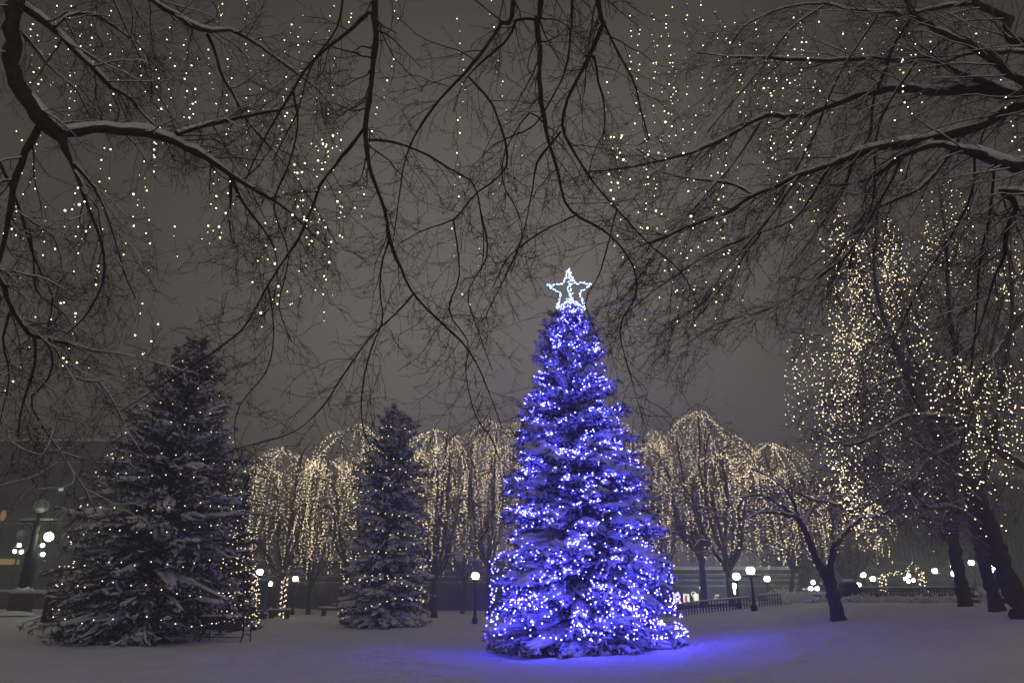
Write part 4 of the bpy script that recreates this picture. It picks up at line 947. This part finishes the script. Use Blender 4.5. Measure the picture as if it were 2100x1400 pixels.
for px, py, r_, lab in ((1835, 1200, 2.6, 'tiny distant lamp just inside the left leg of the lit arch'), (1700, 1190, 2.4, 'tiny distant lamp left of the dark slab'), (1950, 1160, 3.2, 'small lamp against the slim third trunk'), (1415, 1192, 2.6, 'tiny lamp above the lit posters'),
                        (640, 1196, 2.8, 'tiny distant lamp between weeping trunks'), (915, 1196, 2.8, 'tiny distant lamp left of the collared globe lamp'), (1880, 1192, 2.6, 'tiny distant lamp just inside the right leg of the lit arch'), (2070, 1150, 3.0, 'small distant lamp at the right of the leaning trunk')):
    globe_lamp(px, py, r_, lab, M_GLOBE_COOL, collar=False)
def cluster_lamp(px, py, Y, offs, label, rr=.2, m=None):
    """offs: globe offsets in photo px from (px, py)"""
    c0 = at(px, py, Y); x, y = c0[0], c0[1]; g = gz(x, y); s = mpp(py, Y)
    root = thing('street_lamp', label, 'street lamp', (x, y, g))
    ztop = max(c0[2] - dy * s for dx, dy in offs)
    a = Acc(); a.lathe((x, y, g - .05), [(.18, 0), (.18, .4), (.1, .5), (.07, .8), (.06, ztop - g - .15)], 10); obj('post', a, M_IRON, root)
    for k, (dx, dy) in enumerate(offs):
        gx = x + dx * s; gz_ = c0[2] - dy * s
        if abs(dx) > 1:
            a = Acc(); a.tubes(spline([[x, y, gz_ - .1], [.5 * (x + gx), y, gz_ - .42], [gx, y, gz_ - rr * .9]], 4), np.full(9, .025), 5); obj('arm', a, M_IRON, root)
        a = Acc(); a.ball((gx, y, gz_), rr, 14, 8); obj('globe', a, m or M_GLOBE_COOL, root)
cluster_lamp(1669, 1206, 58, [(0, -12), (-6, 0), (7, 0)], 'three-globe lamp left of the forked tree', .15)
cluster_lamp(1865, 1188, 58, [(0, -8), (-8, -2), (8, 1), (-3, 3)], 'four-globe lamp under the middle of the lit arch', .13)
cluster_lamp(1958, 1176, 60, [(0, -14), (-2, 0), (3, 1)], 'globe cluster lamp against the slim third trunk', .2)
cluster_lamp(2035, 1168, 55, [(-3, -12), (-3, 2), (5, 1)], 'globe cluster lamp between the straight and the leaning trunks', .2)
cluster_lamp(37, 1130, 62, [(-7, 0), (7, 1), (0, -12)], 'globe cluster lamp left of the iron lamp post', .15)
cluster_lamp(80, 1134, 60, [(-8, 0), (8, 2), (4, -16)], 'globe cluster lamp right of the iron lamp post', .15)
cluster_lamp(1502, 1214, 62, [(0, 0), (-4, 3), (4, -12)], 'bright lamp cluster glaring behind the railing trunk', .24)

def big_lamp():
    Y = 36.; b = base_at(38, Y); s = mpp(1150, Y)
    root = thing('street_lamp', 'tall iron lamp post on a snow-capped stone plinth at the left edge', 'street lamp', b)
    x, y, z = b
    top = at(86, 1037, Y)[2]
    a = Acc(); a.box((x, y, z + .42), (.8, .8, .95), .3); a.box((x, y, z + .93), (.95, .95, .1), .3); obj('plinth', a, M_BRICK, root, smooth=False)
    a = Acc(); a.box((x, y, z + 1.16), (.97, .97, .36), .3, taper=.3); a.ball((x, y - .3, z + .02), .7, 14, 5, sq=(1.2, 1, .3), zcut=0); obj('snow_cover', a, M_SNOW, root)
    a = Acc(); a.lathe((x, y, z + 1.0), [(.30, 0), (.27, .4), (.24, 1.8), (.17, 2.0), (.15, top - z - 2.0), (.2, top - z - 1.9), (.1, top - z - 1.6), (.12, top - z - 1.35)], 10); obj('post', a, M_IRON, root)
    bar = top - .72
    a = Acc(); a.tubes(np.array([[x - .85, y, bar], [x + .85, y, bar]]), np.array([.055, .055]), 6, cap=True)
    for sx in (-1, 1): a.tubes(spline([[x + sx * .08, y, bar - .75], [x + sx * .3, y, bar - .3], [x + sx * .62, y, bar - .12], [x + sx * .66, y, bar - .5]], 5), np.full(16, .03), 5)
    obj('crossbar', a, M_IRON, root)
    a = Acc(); a.tubes(np.array([[x - .85, y, bar + .08], [x, y, bar + .1], [x + .85, y, bar + .08]]), np.array([.06, .07, .06]), 6, cap=True); obj('snow_ridge', a, M_SNOW, root)
    a = Acc(); a.ball((x, y, top), .33, 18, 12); obj('globe', a, M_FROST, root)
    a = Acc(); a.ball((x - .66, y, bar - .62), .22, 16, 10); obj('globe', a, M_FROST, root)
    a = Acc(); a.ball((x + .66, y, bar - .72), .20, 18, 12); g = obj('globe', a, M_GLOBE, root); g['label'] = 'lit globe'
big_lamp()

# ================================================================== BENCHES, POSTS, COLUMN
def bench():
    c = base_at(455, 30.3); rz = R(-14)
    root = thing('park_bench', 'iron-framed park bench with snow on it, seen from behind by the left spruce', 'bench', c)
    def L(x, y, z): return (c[0] + x * math.cos(rz) - y * math.sin(rz), c[1] + x * math.sin(rz) + y * math.cos(rz), c[2] + z)
    a = Acc()
    for i in range(9):
        z = .46 + i * .052; y = -.04 - i * .018
        a.box(L(0, y, z), (1.78, .025, .040), rz)
    obj('backrest', a, M_IRON, root, smooth=False)
    a = Acc()
    for i in range(8): a.box(L(0, .03 + i * .058, .43), (1.78, .045, .03), rz)
    obj('seat', a, M_IRON, root, smooth=False)
    for sx in (-.9, .9):
        a = Acc()
        for pts, r_ in (([(0, -.22, .98), (0, -.1, .7), (0, -.02, .42), (0, -.06, .2), (0, -.16, 0)], .028), ([(0, .5, 0), (0, .47, .22), (0, .46, .44), (0, .5, .6), (0, .44, .68), (0, .1, .66), (0, -.08, .66)], .024), ([(0, -.1, .2), (0, .2, .28), (0, .48, .2)], .018)):
            w = spline([L(sx, p[1], p[2]) for p in pts], 5); a.tubes(w, np.full(len(w), r_), 6, cap=True)
        a.tubes(np.array([L(sx - .05, -.2, .98), L(sx + .05, -.2, .98)]), np.array([.05, .05]), 8, cap=True)
        obj('end_frame', a, M_IRON, root)
    a = Acc(); a.tubes(np.array([L(-.9, -.0, .16), L(.9, 0, .16)]), np.array([.016, .016]), 5); obj('stretcher', a, M_IRON, root)
    a = Acc()
    t = np.linspace(-.9, .9, 14); a.tubes(np.array([L(q, -.20, .955) for q in t]), .05 + .012 * np.sin(t * 9), 7, cap=True)
    for j in range(5): a.tubes(np.array([L(q, .06 + j * .09, .47) for q in t]), .06 + .012 * np.sin(t * 7 + j), 7, cap=True)
    obj('snow_cover', a, M_SNOW, root)
bench()
def low_bench(px, Y, w, label):
    c = base_at(px, Y); root = thing('stone_bench', label, 'bench', c); a = Acc()
    a.box((c[0], c[1], c[2] + .42), (w, .5, .14)); obj('seat', a, M_BRICK, root, smooth=False)
    for sx in (-.36, .36): 
        a = Acc(); a.box((c[0] + sx * w, c[1], c[2] + .17), (.22, .4, .36)); obj('leg', a, M_BRICK, root, smooth=False)
    a = Acc(); t = np.linspace(-w / 2 + .04, w / 2 - .04, 9)
    for yy in (-.14, .02, .16): a.tubes(np.column_stack([c[0] + t, np.full(9, c[1] + yy), np.full(9, c[2] + .5)]), .09 + .015 * np.sin(t * 8 + yy * 9), 7, cap=True)
    obj('snow_cover', a, M_SNOW, root)
low_bench(505, 47, 1.6, 'low snow-topped bench at the foot of the left lit post')
low_bench(572, 47.5, 1.3, 'low snow-topped bench at the foot of the right lit post')
low_bench(690, 52, 2.4, 'long snow-topped bench behind the narrow spruce')

def lit_post(px, py_top, Y, label, dense=7, h=None):
    b = base_at(px, Y); t = at(px, py_top, Y)[2]
    root = thing('lit_post', label, 'lit post', b); H = t - b[2]
    a = Acc(); a.lathe((b[0], b[1], b[2] - .05), [(.09, 0), (.07, .2), (.06, H), (.0, H + .02)], 8); obj('post', a, M_IRON, root)
    rng = np.random.default_rng(int(px)); n = int(H * 22)
    z = np.linspace(.05, H, n); an = np.arange(n) * .9
    p = np.column_stack([b[0] + np.cos(an) * .16 + rng.normal(size=n) * .05, b[1] + np.sin(an) * .16, b[2] + z])
    bulbs_string(root, 'bulb_strand', p, .024, M_WARM)
    return b, t
lit_post(517, 1180, 48, 'left post wound with warm bulbs beside the blue-grey column')
lit_post(577, 1184, 48.5, 'right post wound with warm bulbs beside a weeping tree trunk')
c = base_at(534, 46); root = thing('column', 'blue-grey square column between lit post and tree trunk', 'column', c)
a = Acc(); a.box((c[0], c[1], c[2] + .15), (.62, .5, .4)); obj('plinth', a, M_BRICK, root, smooth=False)
a = Acc(); a.box((c[0], c[1], c[2] + 1.2), (.42, .34, 1.7)); a.box((c[0], c[1], c[2] + 2.1), (.5, .42, .12)); obj('shaft', a, M_STEEL, root, smooth=False)
a = Acc(); a.ball((c[0], c[1], c[2] + 2.14), .24, 10, 4, zcut=0, sq=(1, .8, .6)); obj('snow_cap', a, M_SNOW, root)
for px, lab in ((89, 'shorter dark bollard at the left edge of the broad spruce'), (101, 'dark bollard touching the broad left spruce')):
    b = base_at(px, 34.5); root = thing('bollard', lab, 'bollard', b)
    a = Acc(); a.lathe((b[0], b[1], b[2] - .05), [(.14, 0), (.13, .1), (.11, .15), (.105, .95), (.13, 1.0), (.0, 1.12)], 10); obj('post', a, M_IRON, root)
    a = Acc(); a.ball((b[0], b[1], b[2] + 1.02), .14, 10, 4, zcut=.1, sq=(1, 1, .7)); obj('snow_cap', a, M_SNOW, root)

# ================================================================== RAILINGS, WALL, SHRUBS, ARCH, SLAB
def railing(px0, Ya, px1, Yb, label, h=.7, n=22, snow=True, name='railing', step=1):
    p0 = base_at(px0, Ya); p1 = base_at(px1, Yb)
    root = thing(name, label, 'railing', p0)
    a = Acc(); t = np.linspace(0, 1, n)
    P = p0[None] * (1 - t[:, None]) + p1[None] * t[:, None]; P[:, 2] = ground_h(P[:, 0], P[:, 1])
    for zz, r_ in ((h, .03), (h * .55, .018), (.16, .018)):
        q = P.copy(); q[:, 2] += zz; a.tubes(q, np.full(n, r_), 5, cap=True)
    obj('rail', a, M_IRON, root)
    for i in range(n):
        if i % step: continue
        a = Acc(); a.box((P[i, 0], P[i, 1], P[i, 2] + h / 2 - .02), (.05, .05, h + .06)); obj('baluster', a, M_IRON, root, smooth=False)
    if snow:
        a = Acc(); q = P.copy(); q[:, 2] += h + .05; a.tubes(q, np.full(n, .045), 6, cap=True); obj('snow_cover', a, M_SNOW, root)
railing(1366, 43, 1539, 42, 'long low iron railing right of the blue tree', h=.55, n=30)
railing(1558, 42, 1602, 41, 'short length of iron railing after the gap', h=.55, n=9)
railing(1700, 44, 2000, 38, 'iron fence topping the low wall under the lit arch', h=.75, n=64)
def low_wall(px0, Ya, px1, Yb, h, label):
    p0 = base_at(px0, Ya); p1 = base_at(px1, Yb); n = 40; t = np.linspace(0, 1, n)[:, None]
    P = p0[None] * (1 - t) + p1[None] * t; P[:, 2] = ground_h(P[:, 0], P[:, 1])
    root = thing('low_wall', label, 'wall', p0)
    d = unit((p1 - p0)[None])[0]; nrm = np.array([-d[1], d[0], 0]) * .16
    a = Acc(); ring = np.stack([P - nrm - [0, 0, .2], P - nrm + [0, 0, h], P + nrm + [0, 0, h], P + nrm - [0, 0, .2]], 1)
    i = np.arange(n * 4).reshape(n, 4); q = np.stack([i[:-1], np.roll(i, -1, 1)[:-1], np.roll(i, -1, 1)[1:], i[1:]], -1); a.add(ring, q)
    obj('wall', a, M_BRICK, root, smooth=False)
    a = Acc(); q = P.copy(); q[:, 2] += h + .03; rr = .15 + .02 * np.sin(np.arange(n) * 1.7); a.tubes(q, rr, 8, cap=True); obj('snow_cover', a, M_SNOW, root)
low_wall(1610, 45.5, 2010, 38.8, .38, 'low stone wall with a snow ridge along the back of the lawn')
low_wall(1350, 62, 1620, 60, .5, 'low snow-topped kerb wall in front of the poster building')

def shrub(px, Y, w, h, label, group, seed):
    rng = np.random.default_rng(seed); b = base_at(px, Y)
    root = thing('shrub', label, 'shrub', b, group)
    n = 60; S = np.zeros((n, 6, 3)); az = rng.uniform(0, 6.28, n); el = rng.uniform(.15, 1.3, n); s = np.linspace(0, 1, 6)
    ln = rng.uniform(.5, 1., n)
    S[..., 0] = b[0] + (np.cos(az) * np.cos(el) * w * ln)[:, None] * s; S[..., 1] = b[1] + (np.sin(az) * np.cos(el) * w * ln)[:, None] * s
    S[..., 2] = b[2] + (np.sin(el) * h * ln)[:, None] * s - .15 * s ** 2 * h
    a = Acc(); a.tubes(S, np.tile(np.linspace(.014, .006, 6), (n, 1)), 3)
    B, Rb = spawn(S, np.full((n, 6), .01), 5, rng, .3, 1., (.12, .3), 4, (30, 70), wig=.2, rr=.8)
    a.tubes(B, Rb, 3); obj('twigs', a, M_TWIG, root)
    a = Acc(); snow_on(a, S[:, 2:], np.full((n, 4), .035), rng, mn=.2, extra=.02)
    snow_on(a, B[::2], np.full((len(B[::2]), 4), .025), rng, mn=.2, extra=.02)
    obj('snow_cover', a, M_SNOW, root)
for i in range(17):
    px = 1606 + i * 21.5 + (i * 7 % 5)
    shrub(px, 41.5 - i * .28 + (i % 3) * .3, .5 + .06 * (i % 4), .42 + .05 * (i % 3), 'low snow-covered shrub in the bed along the wall', 'shrubs along the low wall', 600 + i)
shrub(1618, 44, 1.3, 1.2, 'taller snow-covered shrub at the end of the short railing', None, 640)
shrub(1800, 46, .8, 1.0, 'rounded snowy shrub behind the wall by the dark slab', None, 641)
shrub(2055, 33, 1.5, 1.4, 'large snow-laden shrub between the right trunks', None, 642)
shrub(1590, 45, .9, .9, 'snowy shrub behind the railing gap', None, 643)

def lit_arch():
    Y = 46; p0 = base_at(1818, Y); p1 = base_at(1899, Y)
    z0 = at(1818, 1180, Y)[2]; z1 = at(1899, 1172, Y)[2]
    root = thing('light_arch', 'garden arch outlined in warm bulbs over the wall', 'arch', p0)
    rng = np.random.default_rng(8)
    for p, z, nm in ((p0, z0, 0), (p1, z1, 1)):
        a = Acc(); a.tubes(np.array([[p[0], Y, p[2] - .1], [p[0], Y, z]]), np.array([.06, .05]), 6); obj('post', a, M_IRON, root)
        n = 44; zz = np.linspace(p[2] + .3, z, n)
        q = np.column_stack([p[0] + .17 * np.sin(np.arange(n) * .8) + rng.normal(size=n) * .04, Y + .12 * np.cos(np.arange(n) * .8), zz]); bulbs_string(root, 'bulb_strand', q, .022, M_WARM)
    bx = spline([[p0[0], Y, z0], [p0[0] * .72 + p1[0] * .28, Y, z0 + .12], [p0[0] * .4 + p1[0] * .6, Y, z0 + .28], [p0[0] * .15 + p1[0] * .85, Y, z1 + .42], [p1[0], Y, z1]], 6)
    a = Acc(); a.tubes(bx, np.full(len(bx), .05), 6); obj('beam', a, M_IRON, root)
    q, _, _ = resample(bx, np.ones(len(bx)), 46); q += rng.normal(size=q.shape) * .08; bulbs_string(root, 'bulb_strand', q, .02, M_WARM)
lit_arch()
b = base_at(1745, 42); root = thing('monument', 'dark round-shouldered slab standing behind the low wall', 'monument', b)
s = mpp(1210, 42); hh = at(1745, 1193, 42)[2] - b[2]; w = 34 * s
a = Acc(); prof = [(-w / 2 * .92, 0), (w / 2 * .92, 0), (w / 2, hh * .5), (w / 2 * .93, hh * .86), (w / 2 * .6, hh), (-w / 2 * .6, hh), (-w / 2 * .93, hh * .86), (-w / 2, hh * .5)]
v = [(b[0] + x, b[1] - .3, b[2] + z) for x, z in prof] + [(b[0] + x, b[1] + .3, b[2] + z) for x, z in prof]
n = 8; a.add(v, [(i, (i + 1) % n, n + (i + 1) % n, n + i) for i in range(n)] + [(0, 7, 6, 5), (0, 5, 4, 3), (0, 3, 2, 1), (8, 13, 14, 15), (8, 11, 12, 13), (8, 9, 10, 11)]); obj('slab', a, M_IRON, root, smooth=False)
a = Acc(); t = np.linspace(-.5, .5, 9) * w * .6; a.tubes(np.column_stack([b[0] + t, np.full(9, b[1]), np.full(9, b[2] + hh + .02)]), np.full(9, .16), 8, cap=True); obj('snow_cap', a, M_SNOW, root)

# ================================================================== BUILDINGS
def facade(name, label, px0, px1, py_top, Y, m, depth=14., bands=(), ledge=M_LEDGE):
    z1 = at(CX, py_top, Y)[2]; x0 = at(px0, 1230, Y)[0]; x1 = at(px1, 1230, Y)[0]
    cx_, w = (x0 + x1) / 2, x1 - x0; z0 = -.5
    root = thing(name, label, 'building', (cx_, Y + depth / 2, 0))
    a = Acc(); a.box((cx_, Y + depth / 2, (z0 + z1) / 2), (w, depth, z1 - z0)); obj('wall', a, m, root, smooth=False)
    a = Acc(); a.box((cx_, Y + depth / 2, z1 + .14), (w + .3, depth + .3, .28)); obj('roof', a, M_SNOW, root, smooth=False)
    for k, py in enumerate(bands):
        zb = at(CX, py, Y)[2]
        a = Acc(); a.box((cx_, Y - .18, zb), (w, .36, .16)); o = obj('cornice', a, ledge, root, smooth=False)
        a = Acc(); a.box((cx_, Y - .19, zb + .105), (w, .34, .05)); c2 = obj('snow_ledge', a, M_SNOW, o, smooth=False)
    return root, x0, x1, z1
# long low building across the back
root, x0, x1, z1 = facade('long_building', 'long low dark building stretching behind the weeping trees', 470, 1345, 1150, 74, M_WALL, bands=(1172, 1184, 1196))
for i in range(16):
    xx = x0 + (i + .5) * (x1 - x0) / 16
    a = Acc(); a.box((xx, 73.93, 1.75), (1.9, .12, 2.3)); w = obj('window', a, M_LEDGE, root, smooth=False)
    a = Acc(); a.box((xx, 73.86, 1.75), (1.7, .04, 2.1)); obj('pane', a, M_GLASS, w, smooth=False)
# poster building
root, x0, x1, z1 = facade('theatre_building', 'building with three lit posters in its front right of the blue tree', 1362, 1640, 1168, 68, M_WALL, bands=(1180, 1191, 1203))
Yp = 68.; s = mpp(1228, Yp)
for px, hpx, wpx in ((1387, 22, 13.5), (1407, 21, 12.5), (1427, 21, 10)):
    c = at(px, 1228, Yp)
    a = Acc(); a.box((c[0], Yp - .07, c[2]), (wpx * s + .14, .14, hpx * s + .14)); f = obj('poster_case', a, M_IRON, root, smooth=False)
    a = Acc(); a.box((c[0], Yp - .15, c[2]), (wpx * s, .02, hpx * s)); obj('poster', a, None or M_POSTER, f, smooth=False)
def pic(root):
    """faint figures printed on the two warm posters"""
    m = mat('poster_ink', (.25, .09, .04), .6, noise=(3, .5, 2.0), emit=(.5, .18, .06), estr=.5)
    for px, k in ((1387, 0), (1407, 1)):
        c = at(px, 1227, Yp); a = Acc(); rng = np.random.default_rng(k)
        for i in range(5):
            a.ball((c[0] + rng.uniform(-.14, .14), Yp - .162, c[2] + rng.uniform(-.3, .22)), .1, 10, 5, sq=(rng.uniform(.6, 1.4), .04, rng.uniform(.8, 1.6)))
        obj('poster_print', a, m, root)
pic(root)
cu = bpy.data.curves.new('sign_letter', 'FONT'); cu.body = 'O'; cu.size = .62; cu.extrude = .03; cu.align_x = 'CENTER'
cu.materials.append(emat('lit_letter', (1, .95, .85), 1.4))
tmp = bpy.data.objects.new('sign_letter_text', cu); COL.objects.link(tmp); bpy.context.view_layer.update()
lm = bpy.data.meshes.new_from_object(tmp.evaluated_get(bpy.context.evaluated_depsgraph_get())); bpy.data.objects.remove(tmp)
to = bpy.data.objects.new('sign_letter', lm); COL.objects.link(to); c = at(1423, 1223, Yp - .25); to.location = c; to.rotation_euler = (R(90), 0, 0); to.parent = root; to.matrix_parent_inverse = root.matrix_basis.inverted()
for px, py, wpx, hpx in ((1470, 1220, 8, 3), (1482, 1227, 5, 3), (1468, 1226, 7, 2.5), (1648, 1207, 5, 3), (1655, 1207, 4, 3)):
    c = at(px, py, Yp); a = Acc(); a.box((c[0], Yp - .04, c[2]), (wpx * s, .08, hpx * s)); obj('window', a, M_WINDOW, root, smooth=False)
# ribbed facade on the right
root, x0, x1, z1 = facade('ribbed_building', 'tall building with close vertical ribs fading in the snow at right', 1660, 2230, 985, 84, M_WALL_R, bands=(1190,))
for i in range(58):
    xx = x0 + (i + .5) * (x1 - x0) / 58
    a = Acc(); a.box((xx, 83.75, (z1 + 4.6) / 2 + .3), (.18, .5, z1 - 5.0)); obj('rib', a, M_LEDGE, root, smooth=False)
for i in range(14):
    xx = x0 + (i + .5) * (x1 - x0) / 14
    a = Acc(); a.box((xx, 83.93, 2.1), (1.6, .14, 1.9)); w = obj('window', a, M_LEDGE, root, smooth=False)
    a = Acc(); a.box((xx, 83.84, 2.1), (1.4, .04, 1.7)); obj('pane', a, M_GLASS, w, smooth=False)
# terraced building at the far left
root, x0, x1, z1 = facade('terraced_building', 'dark building with snowy ledges behind the left lamp post', -180, 190, 905, 82, M_WALL, bands=(950, 1075))
for k, (py, n) in enumerate(((965, 9), (1025, 9), (1100, 9))):
    for i in range(n):
        xx = x0 + (i + .5) * (x1 - x0) / n; zz = at(CX, py, 82)[2]
        a = Acc(); a.box((xx, 81.94, zz), (1.5, .1, 1.6)); w = obj('window', a, M_LEDGE, root, smooth=False)
        a = Acc(); a.box((xx, 81.87, zz), (1.3, .04, 1.4)); obj('pane', a, M_GLASS, w, smooth=False)
c = at(127, 1003, 82); a = Acc(); a.box((c[0], 81.8, c[2]), (.5, .1, .4)); obj('lit_window', a, M_WINDOW, root, smooth=False)
c = at(4, 1056, 81); a = Acc(); a.ball((c[0], 81.2, c[2]), .4, 12, 8, sq=(.7, .6, 1.5)); obj('wall_lamp', a, M_ORANGE, root)
c = at(10, 1151, 80); a = Acc(); a.box((c[0], 80.5, c[2]), (1.7, 1.2, .55)); obj('lit_awning', a, M_ORANGE, root, smooth=False)
c = at(60, 1182, 60); root = thing('planter_wall', 'long planter wall with snow on top behind the left lamp post', 'wall', (c[0], 60, gz(c[0], 60)))
g = gz(c[0], 60); a = Acc(); a.box((c[0] - 1, 60, g + .55), (13, .6, 1.3)); obj('wall', a, M_BRICK, root, smooth=False)
a = Acc(); a.box((c[0] - 1, 60, g + 1.28), (13.1, .75, .17)); obj('snow_cover', a, M_SNOW, root, smooth=False)
# tower with a lit sign seen through the trees
root, x0, x1, z1 = facade('tower_building', 'distant tower seen through the upright weeping tree', 858, 925, 955, 110, M_WALL, depth=8)
for py, mm in ((1010, M_WINDOW), (1028, M_ORANGE), (1046, M_WINDOW)):
    c = at(885, py, 110); a = Acc(); a.box((c[0], 109.95, c[2]), (1.2, .1, .9)); obj('window', a, mm, root, smooth=False)

a = Acc(); rng = np.random.default_rng(4); n = 7000
Yf_ = 2.5 + 30 * rng.random(n) ** .8; p = np.column_stack([(rng.random(n) - .5) * 1.7 * Yf_, Yf_, rng.uniform(.3, 14, n)])
p = p[p[:, 2] > ground_h(p[:, 0], p[:, 1]) + .2]; a.octas(p, rng.uniform(.0022, .0055, len(p)))
o = obj('falling_snow', a, M_SNOW, smooth=False); o['kind'] = 'stuff'; o['label'] = 'fine snowflakes drifting through the air'

# ================================================================== HAZE: falling snow in the air
if HAZE_DENSITY > 0:
    a = Acc(); a.box((0, 40, 14), (420, 210, 32.0)); o = obj("haze", a, [], None, smooth=False)
    m = bpy.data.materials.new('snowy_air'); m.use_nodes = True; nt = m.node_tree; nt.nodes.clear()
    pv = nt.nodes.new('ShaderNodeVolumePrincipled'); pv.inputs['Color'].default_value = (.9, .9, .9, 1); pv.inputs['Density'].default_value = HAZE_DENSITY; pv.inputs['Anisotropy'].default_value = .3
    out = nt.nodes.new('ShaderNodeOutputMaterial'); nt.links.new(pv.outputs[0], out.inputs['Volume'])
    o.data.materials.append(m); o['kind'] = 'stuff'; o['label'] = 'pale air full of fine falling snow'
